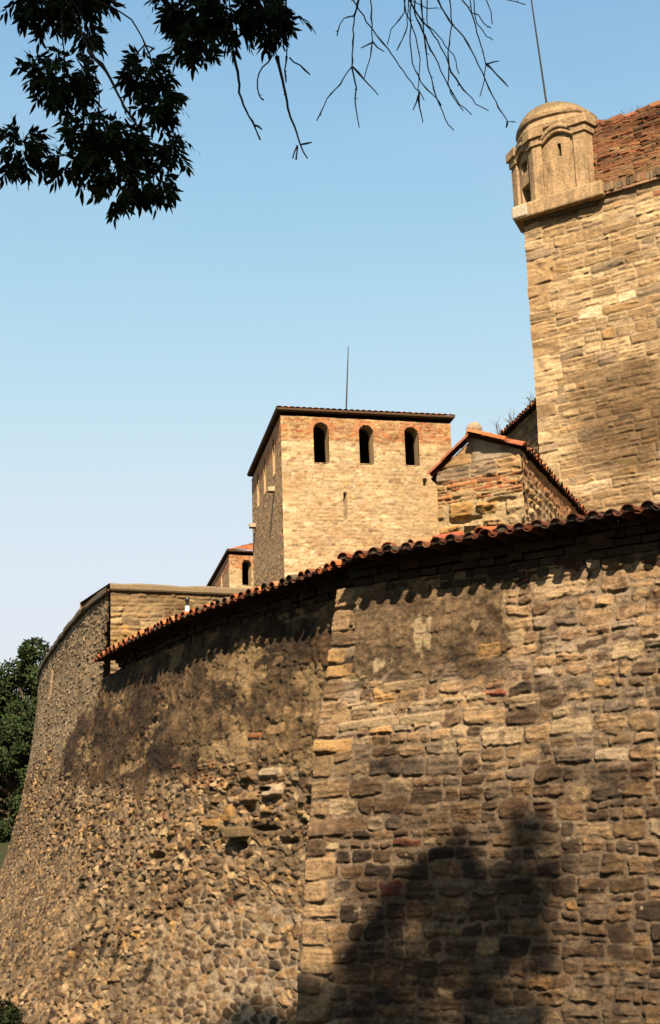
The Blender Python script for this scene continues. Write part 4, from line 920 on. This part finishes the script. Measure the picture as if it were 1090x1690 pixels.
# ------------------------------------------------------------------ shaded wall behind, between the gabled wall and the corner tower
W0 = np.array((5.95, 30.0)); RW = Plane(W0, -11, 1); RW.n = RW.n if RW.n[0] < 0 else -RW.n
rw = thing('rear_wall', 'dark shaded wall with sloping tiled top edge, left of the massive corner tower', 'wall', (5.5, 32, 0))
s = Sheet(0, 10, 6, 12.4, 0.03, 97); s.mortar((.30, .21, .11), .012)
s.stones(s.rects(0, 10, 6, 12.4, (.25, .5), .1, .24, .25, .8, 4), {'tan': 4, 'brown': 3, 'grey': 2}, gap=.012, prot=(.01, .04), warp=.03, radius=(.15, .35))
s.stain((.5, .5, .4), sm(-.2, .6, s.noise(1, .7, 2))); wall_mesh('masonry_face', RW, s, axis((0, 8.6, .035)), axis((6, 12.1, .035)), M_STONE, rw)
p4 = [(0, 0), (8.6, 0), (8.6, -1.0), (0, -1.0)]; m = MB()
for i in range(1, 4):
    a_, b_ = p4[i], p4[(i+1) % 4]; m.add([RW.v(a_[0], 0, a_[1]), RW.v(b_[0], 0, b_[1]), RW.v(b_[0], 12.1, b_[1]), RW.v(a_[0], 12.1, a_[1])], [(0, 1, 2, 3)], (.3, .21, .12))
m.add([RW.v(0, 0, -.03), RW.v(8.6, 0, -.03), RW.v(8.6, 6.05, -.03), RW.v(0, 6.05, -.03)], [(0, 1, 2, 3)], (.3, .21, .12)); m.build('wall_body', M_STONE, rw)
mP = Path([tuple(RW.v(-.2, 0, .13)[:2]), tuple(RW.v(8.75, 0, .13)[:2])]); tiles(mP, -1, 12.12, rw, pitch=14, pace=.21, rows=3, r=.085, jit=.7, dirt=.75)
def weed(name, label, base, h_, seed):
    r_ = random.Random(seed); m = MB(); th_ = thing(name, label, 'weed', tuple(base)); b = Vector(base)
    for _ in range(7):
        d_ = Vector((r_.gauss(0, .35), r_.gauss(0, .35), 1)).normalized(); p1 = b+d_*h_*r_.uniform(.5, .8); p2 = p1+(d_+Vector((r_.gauss(0, .4), r_.gauss(0, .4), 0))).normalized()*h_*.4
        m.tube([b, p1, p2], [.010, .007, .003], (.17, .13, .07), 4)
        for _ in range(5):
            f_ = r_.uniform(.4, 1); q_ = b.lerp(p1, f_); m.tube([q_, q_+Vector((r_.gauss(0, .1), r_.gauss(0, .1), r_.uniform(.02, .16)))], [.006, .002], (.19, .15, .07), 4)
    m.build('stem', M_LEAF, th_); return th_
weed('dry_weed', 'taller dry weed growing on the shaded wall near the gabled wall', RW.v(7.75, 12.3, -.3), .75, 3)
weed('dry_weed', 'dry weed in the middle of the shaded wall top', RW.v(6.4, 12.3, -.25), .55, 5)
weed('dry_weed', 'small dry weed on the shaded wall close to the massive tower', RW.v(4.7, 12.3, -.2), .5, 9)

# ------------------------------------------------------------------ white vent pipe between the bastion and the roof of the curved wall
vp = thing('vent_pipe', 'small white pipe with a black cap in front of the bastion', 'pipe', tuple(BF.v(1.49, 5.5, .35)))
m = MB(); c_ = BF.v(1.49, 0, .35)
def lathe(mb, c0, prof_, col, n=14):
    V = []
    for (r_, z_) in prof_: V += [(c0.x+r_*math.cos(2*math.pi*k/n), c0.y+r_*math.sin(2*math.pi*k/n), z_) for k in range(n)]
    mb.add(V, [(i*n+k, i*n+(k+1) % n, (i+1)*n+(k+1) % n, (i+1)*n+k) for i in range(len(prof_)-1) for k in range(n)]+[tuple(range((len(prof_)-1)*n, len(prof_)*n))], col)
lathe(m, c_, [(.12, 5.2), (.12, 6.20), (.115, 6.24), (.05, 6.36), (.042, 6.50)], (.62, .65, .66)); m.build('pipe', M_METAL, vp, True)
m = MB(); lathe(m, c_, [(.036, 6.49), (.034, 6.60), (.05, 6.61), (.05, 6.66), (.02, 6.68)], (.02, .02, .02)); m.build('cap', M_METAL, vp, True)

# ------------------------------------------------------------------ leaves and trees
def leaf_mesh(name, B, D, S, L, Wd, cols, mat, parent):
    """pointed leaves: base B, direction D, side S (n,3), length L, width Wd (n)"""
    n = len(B); L = L[:, None]; Wd = Wd[:, None]
    Nn = np.cross(D, S); 
    v = np.stack([B, B+D*L*.30-S*Wd*.45+Nn*L*.02, B+D*L*.30+S*Wd*.45+Nn*L*.02, B+D*L*.65-S*Wd*.36, B+D*L*.65+S*Wd*.36, B+D*L-Nn*L*.08], 1).reshape(-1, 3)
    o = np.arange(n)[:, None]*6
    F4 = o+np.array([[1, 2, 4, 3]]); F3 = np.concatenate([o+np.array([[0, 2, 1]]), o+np.array([[3, 4, 5]])])
    return link(name, mesh_np(name, v, F4, F3, np.repeat(cols, 6, 0), False), mat, parent)
def unit(a): return a/np.maximum(np.linalg.norm(a, axis=-1, keepdims=True), 1e-9)
def rand_leaves(P, size, g, cols, droop=0.3):
    n = len(P); D = unit(g.normal(size=(n, 3))+np.array((0, 0, -droop))); S = unit(np.cross(D, g.normal(size=(n, 3))))
    return P, D, S, size*g.uniform(.7, 1.3, n), size*g.uniform(.35, .6, n), cols[g.integers(0, len(cols), n)]*g.uniform(.7, 1.3, (n, 1))
LC = np.array([(.05, .08, .028), (.065, .10, .034), (.04, .065, .024), (.085, .11, .04)])
def tree(name, label, x, y, h_, r_, seed, nleaf=9000, size=.30, low=0.12, group='trees beyond the bastion'):
    g = np.random.default_rng(seed); z = float(ground_z(np.array([x]), np.array([y]))[0]); th = thing(name, label, 'tree', (x, y, z), group)
    rr = random.Random(seed); m = MB(); b = Vector((x, y, z-.2)); top = Vector((x+rr.uniform(-.5, .5), y, z+h_*.8))
    m.tube([b, b.lerp(top, .3), b.lerp(top, .65), top], [r_*.11, r_*.085, r_*.05, .03], (.09, .065, .04), 8)
    lobes = []
    for k in range(46):
        f = g.uniform(low, .93); a = g.uniform(0, 6.28); prof_ = math.sin(math.pi*min(max((f-low)/(1-low), 0.04), .97)**.8)**.7
        d = r_*prof_*g.uniform(.35, 1.08); lobes.append((x+d*math.cos(a), y+d*math.sin(a), z+h_*f, r_*g.uniform(.14, .34)))
        c0 = b.lerp(top, max(.2, f*.8)); m.tube([c0, c0.lerp(Vector(lobes[-1][:3]), .55)+Vector((0, 0, -.1)), Vector(lobes[-1][:3])], [.09, .06, .02], (.09, .065, .04), 5)
    lobes.append((x, y, z+h_*.95, r_*.28))
    m.build('trunk', M_BARK, th)
    lb = np.array(lobes); k = g.integers(0, len(lb), nleaf); d = unit(g.normal(size=(nleaf, 3))); rad = lb[k, 3]*g.uniform(.45, 1.05, nleaf)**.6
    P = lb[k, :3]+d*rad[:, None]*np.array((1, 1, .75))
    B, D, S, L, Wd, cc = rand_leaves(P, size, g, LC); cc = cc*(0.75+0.5*g.random(len(lb)))[k][:, None]
    f = leaf_mesh('crown', B, D, S, L, Wd, cc, M_LEAF, th); f['kind'] = 'stuff'; return th
tree('leafy_tree', 'tall leafy tree rising just left of the bastion', -12.7, 60, 7.9, 2.4, 5, 26000, .19)
tree('leafy_tree', 'dark bushy tree at the left edge of the photo', -15.9, 62, 5.9, 2.2, 6, 20000, .19, .05)
tree('leafy_tree', 'low dense tree at the foot of the tall leafy tree', -12.6, 56, 4.6, 2.0, 7, 18000, .18, .05)
tree('leafy_tree', 'shadowed tree standing farthest back behind the tall leafy tree', -16.4, 72, 6.6, 3.2, 8, 18000, .24, .03)
bx, by = -5.12, 21.7; bz_ = float(ground_z(np.array([bx]), np.array([by]))[0])
g = np.random.default_rng(17); bu = thing('bush', 'dark green bush at the foot of the curved wall', 'bush', (bx, by, bz_)); n = 5200
d = unit(g.normal(size=(n, 3))); P = np.array((bx, by, bz_+.5))+d*(g.uniform(.4, 1, n)**.5)[:, None]*np.array((.55, .55, .88)); P[:, 2] = np.maximum(P[:, 2], bz_+.02)
lf = leaf_mesh('foliage', *rand_leaves(P, .085, g, LC*.4), M_LEAF, bu); lf['kind'] = 'stuff'
m = MB()
for k in range(9): m.tube([(bx, by, bz_-.05), (bx+random.gauss(0, .15), by+random.gauss(0, .15), bz_+.4), (bx+random.gauss(0, .35), by+random.gauss(0, .35), bz_+.85)], [.02, .014, .006], (.08, .06, .04), 5)
m.build('stem', M_BARK, bu)

# ------------------------------------------------------------------ the ash tree the photograph is taken under: hanging leaves and dead twigs in view, its crown above and to the right shades them and the wall
TWIGS = [
   [(0.303, 6.793, 6.327), (0.245, 6.796, 6.073), (0.219, 6.796, 5.979), (0.208, 6.797, 5.897), (0.204, 6.797, 5.785), (0.194, 6.797, 5.679), (0.126, 6.799, 5.577), (0.057, 6.8, 5.494), (-0.002, 6.8, 5.371)] ,
   [(0.194, 6.797, 5.679), (0.209, 6.797, 5.548), (0.205, 6.797, 5.45), (0.22, 6.796, 5.323)] ,
   [(0.194, 6.797, 5.679), (0.256, 6.795, 5.601), (0.327, 6.792, 5.504)] ,
   [(0.219, 6.796, 5.979), (0.162, 6.798, 5.969), (0.138, 6.799, 5.926), (0.122, 6.799, 5.864)] ,
   [(0.11, 6.799, 6.338), (0.215, 6.797, 6.074), (0.28, 6.794, 5.944), (0.333, 6.792, 5.858), (0.386, 6.789, 5.773), (0.443, 6.786, 5.669), (0.505, 6.781, 5.565), (0.541, 6.778, 5.501), (0.566, 6.776, 5.456)] ,
   [(0.541, 6.778, 5.513), (0.542, 6.778, 5.415), (0.553, 6.778, 5.329)] ,
   [(0.535, 6.779, 5.489), (0.505, 6.781, 5.403)] ,
   [(0.323, 6.792, 6.325), (0.313, 6.793, 6.068), (0.309, 6.793, 5.967), (0.309, 6.793, 5.828), (0.292, 6.794, 5.729), (0.258, 6.795, 5.607)] ,
   [(0.306, 6.793, 5.816), (0.246, 6.796, 5.785)] ,
   [(0.309, 6.793, 5.822), (0.368, 6.79, 5.756)] ,
   [(0.469, 6.784, 6.314), (0.488, 6.782, 6.055), (0.496, 6.782, 5.978), (0.525, 6.78, 5.887), (0.548, 6.778, 5.785), (0.553, 6.777, 5.697), (0.546, 6.778, 5.611), (0.536, 6.779, 5.513)] ,
   [(0.43, 6.786, 6.317), (0.516, 6.78, 6.053), (0.556, 6.777, 5.954), (0.598, 6.774, 5.894), (0.655, 6.768, 5.8), (0.694, 6.765, 5.685), (0.712, 6.763, 5.608), (0.772, 6.756, 5.498), (0.833, 6.749, 5.412), (0.896, 6.741, 5.364)] ,
   [(0.579, 6.775, 6.304), (0.577, 6.775, 6.047), (0.578, 6.775, 5.933), (0.586, 6.775, 5.807), (0.593, 6.774, 5.657), (0.619, 6.772, 5.519), (0.647, 6.769, 5.418), (0.685, 6.765, 5.305), (0.711, 6.763, 5.27)] ,
   [(0.54, 6.778, 5.974), (0.599, 6.774, 5.793), (0.648, 6.769, 5.664), (0.697, 6.764, 5.524), (0.746, 6.759, 5.421), (0.808, 6.752, 5.35)] ,
   [(0.577, 6.775, 6.304), (0.667, 6.767, 6.038), (0.732, 6.761, 5.887), (0.789, 6.754, 5.812), (0.828, 6.749, 5.72), (0.876, 6.743, 5.591), (0.903, 6.74, 5.49), (0.951, 6.733, 5.375), (0.989, 6.728, 5.292), (1.03, 6.722, 5.283)] ,
   [(0.989, 6.728, 5.292), (0.979, 6.729, 5.256)] ,
   [(0.732, 6.761, 5.887), (0.707, 6.763, 5.733), (0.698, 6.764, 5.548), (0.706, 6.763, 5.486), (0.766, 6.757, 5.376)] ,
   [(0.694, 6.764, 6.292), (0.8, 6.753, 6.024), (0.841, 6.748, 5.944), (0.862, 6.745, 5.828), (0.883, 6.742, 5.714), (0.898, 6.74, 5.626), (0.884, 6.742, 5.541), (0.855, 6.746, 5.449)] ,
   [(0.841, 6.748, 5.944), (0.873, 6.744, 5.927), (0.903, 6.74, 5.867), (0.934, 6.735, 5.842)] ,
   [(0.865, 6.745, 5.878), (0.91, 6.739, 5.798), (0.941, 6.735, 5.769)] ,
   [(0.898, 6.74, 5.632), (0.946, 6.734, 5.571), (1.004, 6.725, 5.489)] ,
   [(0.899, 6.74, 5.638), (0.967, 6.731, 5.644)] ,
   [(0.862, 6.745, 6.272), (0.922, 6.737, 6.009), (0.945, 6.734, 5.931), (0.943, 6.734, 5.862)] ,
   [(0.38, 6.789, 6.321), (1.032, 6.721, 5.995), (1.122, 6.707, 5.954)] ,
   [(0.484, 6.783, 5.979), (0.413, 6.787, 5.884), (0.387, 6.789, 5.798)] ,
   [(0.498, 6.782, 5.902), (0.466, 6.784, 5.817), (0.435, 6.786, 5.757)] ,
   [(0.516, 6.78, 5.939), (0.508, 6.781, 5.801), (0.515, 6.78, 5.676), (0.555, 6.777, 5.561), (0.617, 6.772, 5.482), (0.653, 6.769, 5.418)] ,
   [(0.604, 6.773, 5.893), (0.677, 6.766, 5.798), (0.728, 6.761, 5.706), (0.755, 6.758, 5.592)] ,
   [(0.168, 6.798, 6.335), (0.521, 6.78, 6.052), (0.609, 6.773, 5.994), (0.665, 6.767, 5.991)] ,
]
HANG = [
   [(-0.4, 6.287, 5.479), (-0.386, 6.288, 5.37), (-0.375, 6.289, 5.261), (-0.345, 6.291, 5.154), (-0.314, 6.292, 5.1), (-0.279, 6.294, 5.003)] ,
   [(-0.306, 6.293, 5.086), (-0.268, 6.294, 5.056)] ,
   [(-0.188, 6.297, 5.45), (-0.162, 6.298, 5.322), (-0.138, 6.298, 5.168), (-0.105, 6.299, 5.033), (-0.086, 6.299, 4.975), (-0.052, 6.3, 4.899)] ,
   [(-0.086, 6.299, 4.975), (-0.029, 6.3, 4.984)] ,
   [(-0.098, 6.299, 4.971), (-0.124, 6.299, 4.901)] ,
   [(-0.098, 6.299, 4.962), (-0.107, 6.299, 4.894)] ,
   [(-0.204, 6.297, 5.459), (-0.259, 6.295, 5.387), (-0.285, 6.294, 5.324), (-0.282, 6.294, 5.247), (-0.258, 6.295, 5.215)] ,
   [(-0.139, 6.298, 5.449), (-0.149, 6.298, 5.376), (-0.145, 6.298, 5.308)] ,
   [(-0.126, 6.299, 5.444), (-0.078, 6.3, 5.402), (-0.027, 6.3, 5.348)] ,
   [(-0.299, 6.293, 6.004), (-0.251, 6.295, 5.765), (-0.232, 6.296, 5.69), (-0.188, 6.297, 5.45)] ,
   [(-0.22, 6.296, 6.003), (-0.197, 6.297, 5.764), (-0.19, 6.297, 5.708), (-0.204, 6.297, 5.459)] ,
   [(-0.129, 6.299, 6.002), (-0.135, 6.299, 5.763), (-0.136, 6.299, 5.707), (-0.139, 6.298, 5.449)] ,
   [(-0.441, 6.285, 6.004), (-0.416, 6.286, 5.765), (-0.401, 6.287, 5.654), (-0.4, 6.287, 5.479)] ,
   [(-1.398, 5.835, 5.729), (-1.015, 5.914, 5.544), (-0.934, 5.927, 5.513), (-0.852, 5.939, 5.452), (-0.803, 5.946, 5.362), (-0.771, 5.95, 5.271), (-0.739, 5.954, 5.152)] ,
   [(-0.791, 5.948, 5.325), (-0.844, 5.94, 5.24), (-0.856, 5.939, 5.166)] ,
   [(-0.787, 5.948, 5.321), (-0.745, 5.954, 5.302)] ,
   [(-1.194, 5.88, 5.753), (-1.136, 5.892, 5.535), (-1.103, 5.898, 5.435), (-1.054, 5.907, 5.301), (-1.013, 5.914, 5.175), (-0.996, 5.917, 5.04), (-1.0, 5.916, 4.923)] ,
   [(-1.046, 5.908, 5.274), (-0.965, 5.922, 5.178), (-0.884, 5.934, 5.001), (-0.82, 5.944, 4.896), (-0.78, 5.949, 4.834)] ,
   [(-1.221, 5.875, 5.75), (-1.124, 5.894, 5.536), (-1.071, 5.904, 5.442)] ,
   [(-1.087, 5.901, 5.39), (-1.03, 5.911, 5.302), (-0.994, 5.917, 5.259)] ,
   [(-1.186, 5.882, 5.753), (-1.176, 5.884, 5.531), (-1.166, 5.886, 5.347), (-1.144, 5.89, 5.148)] ,
   [(-1.476, 5.816, 4.877), (-1.429, 5.827, 4.824), (-1.394, 5.836, 4.788), (-1.382, 5.839, 4.745)] ,
   [(-1.259, 5.866, 5.746), (-0.95, 5.924, 5.549), (-0.877, 5.936, 5.511)] ,
]
CLUMPS = [
  ( -1.276, 5.965, 5.460, 0.153, 0.138 ),
  ( -1.139, 5.993, 5.536, 0.185, 0.123 ),
  ( -1.358, 5.947, 5.499, 0.068, 0.061 ),
  ( -1.176, 5.986, 5.075, 0.203, 0.209 ),
  ( -1.325, 5.954, 5.140, 0.054, 0.054 ),
  ( -0.941, 6.027, 4.719, 0.247, 0.204 ),
  ( -1.051, 6.009, 4.821, 0.176, 0.117 ),
  ( -0.941, 6.027, 4.537, 0.115, 0.052 ),
  ( -1.158, 5.989, 4.662, 0.081, 0.087 ),
  ( -0.789, 6.049, 5.144, 0.144, 0.126 ),
  ( -0.734, 6.056, 4.989, 0.101, 0.163 ),
  ( -0.679, 6.062, 4.773, 0.064, 0.131 ),
  ( -0.722, 6.057, 4.589, 0.075, 0.092 ),
  ( -0.818, 6.045, 4.586, 0.063, 0.072 ),
  ( -1.371, 5.944, 4.723, 0.131, 0.146 ),
  ( -0.531, 6.077, 5.486, 0.200, 0.169 ),
  ( -0.547, 6.075, 5.325, 0.137, 0.115 ),
  ( -0.674, 6.063, 5.531, 0.092, 0.092 ),
  ( -0.358, 6.090, 5.504, 0.138, 0.129 ),
  ( -0.331, 6.091, 5.407, 0.067, 0.092 ),
  ( -0.171, 6.098, 5.444, 0.135, 0.135 ),
  ( -0.227, 6.096, 5.536, 0.123, 0.092 ),
  ( -0.088, 6.099, 5.484, 0.061, 0.077 ),
  ( -1.082, 6.003, 5.365, 0.076, 0.091 ),
  ( -1.042, 6.010, 5.544, 0.093, 0.077 ),
]

ash = thing('ash_tree', 'ash tree hanging over the view from above, leafy branches at left, bare twigs at right', 'tree', (3.6, -1.2, 0))
BK = (.06, .045, .035)
m = MB(); tr = [Vector((3.6, -1.2, -.3)), Vector((3.55, -1.1, 2.5)), Vector((3.3, -.9, 5)), Vector((3.1, -.5, 7.5)), Vector((3.4, -.8, 11.5)), Vector((3.8, -2.0, 16.0)), Vector((4.2, -3.4, 20.5))]
m.tube(tr, [.34, .27, .24, .2, .15, .10, .03], (.13, .10, .07), 14)
limb = [Vector((3.2, -.7, 6.4)), Vector((1.6, .8, 7.6)), Vector((.2, 2.6, 7.9)), Vector((-.8, 4.2, 7.5)), Vector((-1.3, 5.6, 6.6))]
m.tube(limb, [.14, .11, .08, .06, .035], (.12, .09, .065), 10)
limb2 = [Vector((.2, 2.6, 7.9)), Vector((.35, 4.3, 7.6)), Vector((.4, 5.9, 6.9))]; m.tube(limb2, [.06, .05, .03], (.12, .09, .065), 8)
limb3 = [Vector((3.3, -.9, 5)), Vector((4.2, .2, 10.0)), Vector((3.9, -.3, 15.0)), Vector((4.6, -1.2, 18.5))]; m.tube(limb3, [.12, .09, .06, .03], (.12, .09, .065), 8)
m.build('trunk', M_BARK, ash, True)
def twig(pts, r0, r1, name, knots=True):
    m = MB(); P_ = [Vector(p_) for p_ in pts]; dense = []
    for a_, b_ in zip(P_[:-1], P_[1:]):
        n_ = max(2, int((b_-a_).length/.035))
        for k in range(n_): dense.append(a_.lerp(b_, k/n_)+Vector((random.gauss(0, .0022), random.gauss(0, .0022), random.gauss(0, .0022))))
    dense.append(P_[-1]); n_ = len(dense)
    rad = [r0+(r1-r0)*i/(n_-1) for i in range(n_)]
    if knots: rad = [r_*(1.5 if random.random() < .16 else 1) for r_ in rad]
    m.tube(dense, rad, BK, 5)
    for i in range(2, n_-1):
        if random.random() < .10:
            d_ = (dense[i]-dense[i-1]).normalized(); s_ = d_.cross(Vector((0, 1, 0))).normalized()*random.choice((-1, 1)); m.tube([dense[i], dense[i]+(d_+s_*1.3).normalized()*random.uniform(.008, .02)], [rad[i]*.9, rad[i]*.5], BK, 4)
    return m.build(name, M_BARK, ash, True)
for p_ in TWIGS:
    long_ = len(p_) >= 6
    if p_[0][2] > 5.86: p_ = [tuple(Vector(p_[0]).lerp(Vector((.6, 5.9, 7.2)), .8)), ]+p_
    twig(p_, .0072 if long_ else .0050, .0026, 'bare_twig')
for p_ in HANG:
    if p_[0][2] > 5.6: p_ = [tuple(Vector(p_[0]).lerp(Vector((-.6 if p_[0][0] < -.4 else .1, 5.4, 7.0)), .8)), ]+p_
    ln_ = sum((Vector(a_)-Vector(b_)).length for a_, b_ in zip(p_[:-1], p_[1:])); twig(p_, .0085 if ln_ > .3 else .0042, .0032, 'hanging_branch')
g = np.random.default_rng(29)
def ash_leaf(base, d0, Ls, out):
    """compound leaf: paired pointed leaflets along a drooping rachis"""
    n_ = g.integers(3, 5); side = unit(np.cross(d0, unit(g.normal(size=3)+np.array((0, -1.0, 0.2)))))
    p = base.copy(); d_ = d0.copy()
    for k in range(n_+1):
        p = p+d_*Ls/(n_+1); d_ = unit(d_+np.array((0, 0, -.22)))
        for sg in ((-1, 1) if k < n_ else (0,)):
            ld = unit(d_*.75+side*sg*.8+np.array((0, 0, -.28))+g.normal(0, .16, 3)) if sg else d_
            ls = unit(np.cross(ld, np.cross(d_, side)+g.normal(0, .35, 3))); out.append((p, ld, ls, g.uniform(.044, .076), g.uniform(.016, .024)))
leaves = []
for (cx, cy, cz, ra, rb) in CLUMPS:
    cx -= .035 if cx > -.6 else 0
    for k in range(int(4+ra*rb*2000)):
        d = unit(g.normal(size=3)); rr_ = g.random()**.5
        base = np.array((cx, cy, cz))+d*rr_*np.array((ra*.56, ra*.9, rb*.58))+np.array((0, 0, rb*.22+.075))
        d0 = unit(d*np.array((1, 1, .5))*.9+np.array((0, 0, -.40))+g.normal(0, .3, 3)); ash_leaf(base, d0, g.uniform(.05, .105), leaves)
# crown out of view overhead (keeps the hanging leaves in shade) and to the right (its shade falls on the wall's foot)
B_ = np.array([l[0] for l in leaves]); D_ = np.array([l[1] for l in leaves]); S_ = np.array([l[2] for l in leaves]); L_ = np.array([l[3] for l in leaves]); W_ = np.array([l[4] for l in leaves])
n = len(B_); c_ = LC[g.integers(0, 4, n)]*g.uniform(.35, .6, (n, 1))  # hanging leaves coloured darker than the crown, shade put into the colour
f_ = leaf_mesh('hanging_foliage', B_, D_, S_, L_, W_, c_, M_LEAF, ash); f_['kind'] = 'stuff'
sv = np.array(SUN); cl = np.array(CLUMPS); n = 30000; k = g.choice(len(cl), n, p=(cl[:, 3]*cl[:, 4])/np.sum(cl[:, 3]*cl[:, 4]))
P = cl[k, :3]+g.normal(size=(n, 3))*np.stack([cl[k, 3]*.75+.05, cl[k, 3]*.75+.05, cl[k, 4]*.75+.05], 1)+sv*g.uniform(2.6, 6.5, (n, 1))
TW = np.array([p_ for q_ in TWIGS for p_ in q_]); k = g.integers(0, len(TW), 16000)
P1 = P = np.concatenate([P, TW[k]+g.normal(0, .16, (16000, 3))+sv*g.uniform(2.4, 6.0, (16000, 1))])
# shade on the wall: leaves fill the volume between the wall's dappled patch and the sun
POLY = np.array([(-3.7, .1), (-2.9, .42), (-2.3, .22), (-1.75, 0.02), (-1.41, .19), (-.90, .91), (-.39, 1.40), (.10, 1.72), (.34, 1.86), (.52, 1.58), (.66, 1.20), (.95, 1.36), (1.03, 2.08), (1.43, 2.02), (1.50, 1.2), (1.42, .4), (1.40, -1.7), (-3.7, -1.7)])
def inside(px_, py_):
    r_ = np.zeros(px_.shape, bool); j = len(POLY)-1
    for i in range(len(POLY)):
        xi, yi = POLY[i]; xj, yj = POLY[j]; r_ ^= ((yi > py_) != (yj > py_)) & (px_ < (xj-xi)*(py_-yi)/(yj-yi+1e-12)+xi); j = i
    return r_
uu = g.uniform(-3.7, 1.7, 80000); vv = g.uniform(-1.7, 2.2, 80000); nn = fbm(uu.astype(np.float32), vv.astype(np.float32), .55, .45, 123, 3)
wb = fbm(uu.astype(np.float32), vv.astype(np.float32), .5, .4, 321, 3); wc = fbm(uu.astype(np.float32), vv.astype(np.float32), .5, .4, 322, 3)
ok = inside(uu+.13*wb+g.normal(0, .05, 80000), vv+.13*wc+g.normal(0, .05, 80000)) & (nn > -.42+.25*g.normal(size=80000)); uu = uu[ok][:30000]; vv = vv[ok][:30000]
base = E0+NIN*0.42
Pw = np.stack([base[0]+FW.e[0]*uu+FW.n[0]*.12*(4.85-vv), base[1]+FW.e[1]*uu+FW.n[1]*.12*(4.85-vv), vv], 1)
P2 = Pw+sv*g.uniform(21, 31, (len(Pw), 1))
P = np.concatenate([P1, P2]); B, D, S, L, Wd, cc = rand_leaves(P, .085, g, LC)
L[len(P1):] *= 1.15; Wd[len(P1):] *= 1.2
f_ = leaf_mesh('crown_foliage', B, D, S, L, Wd, cc, M_LEAF, ash); f_['kind'] = 'stuff'
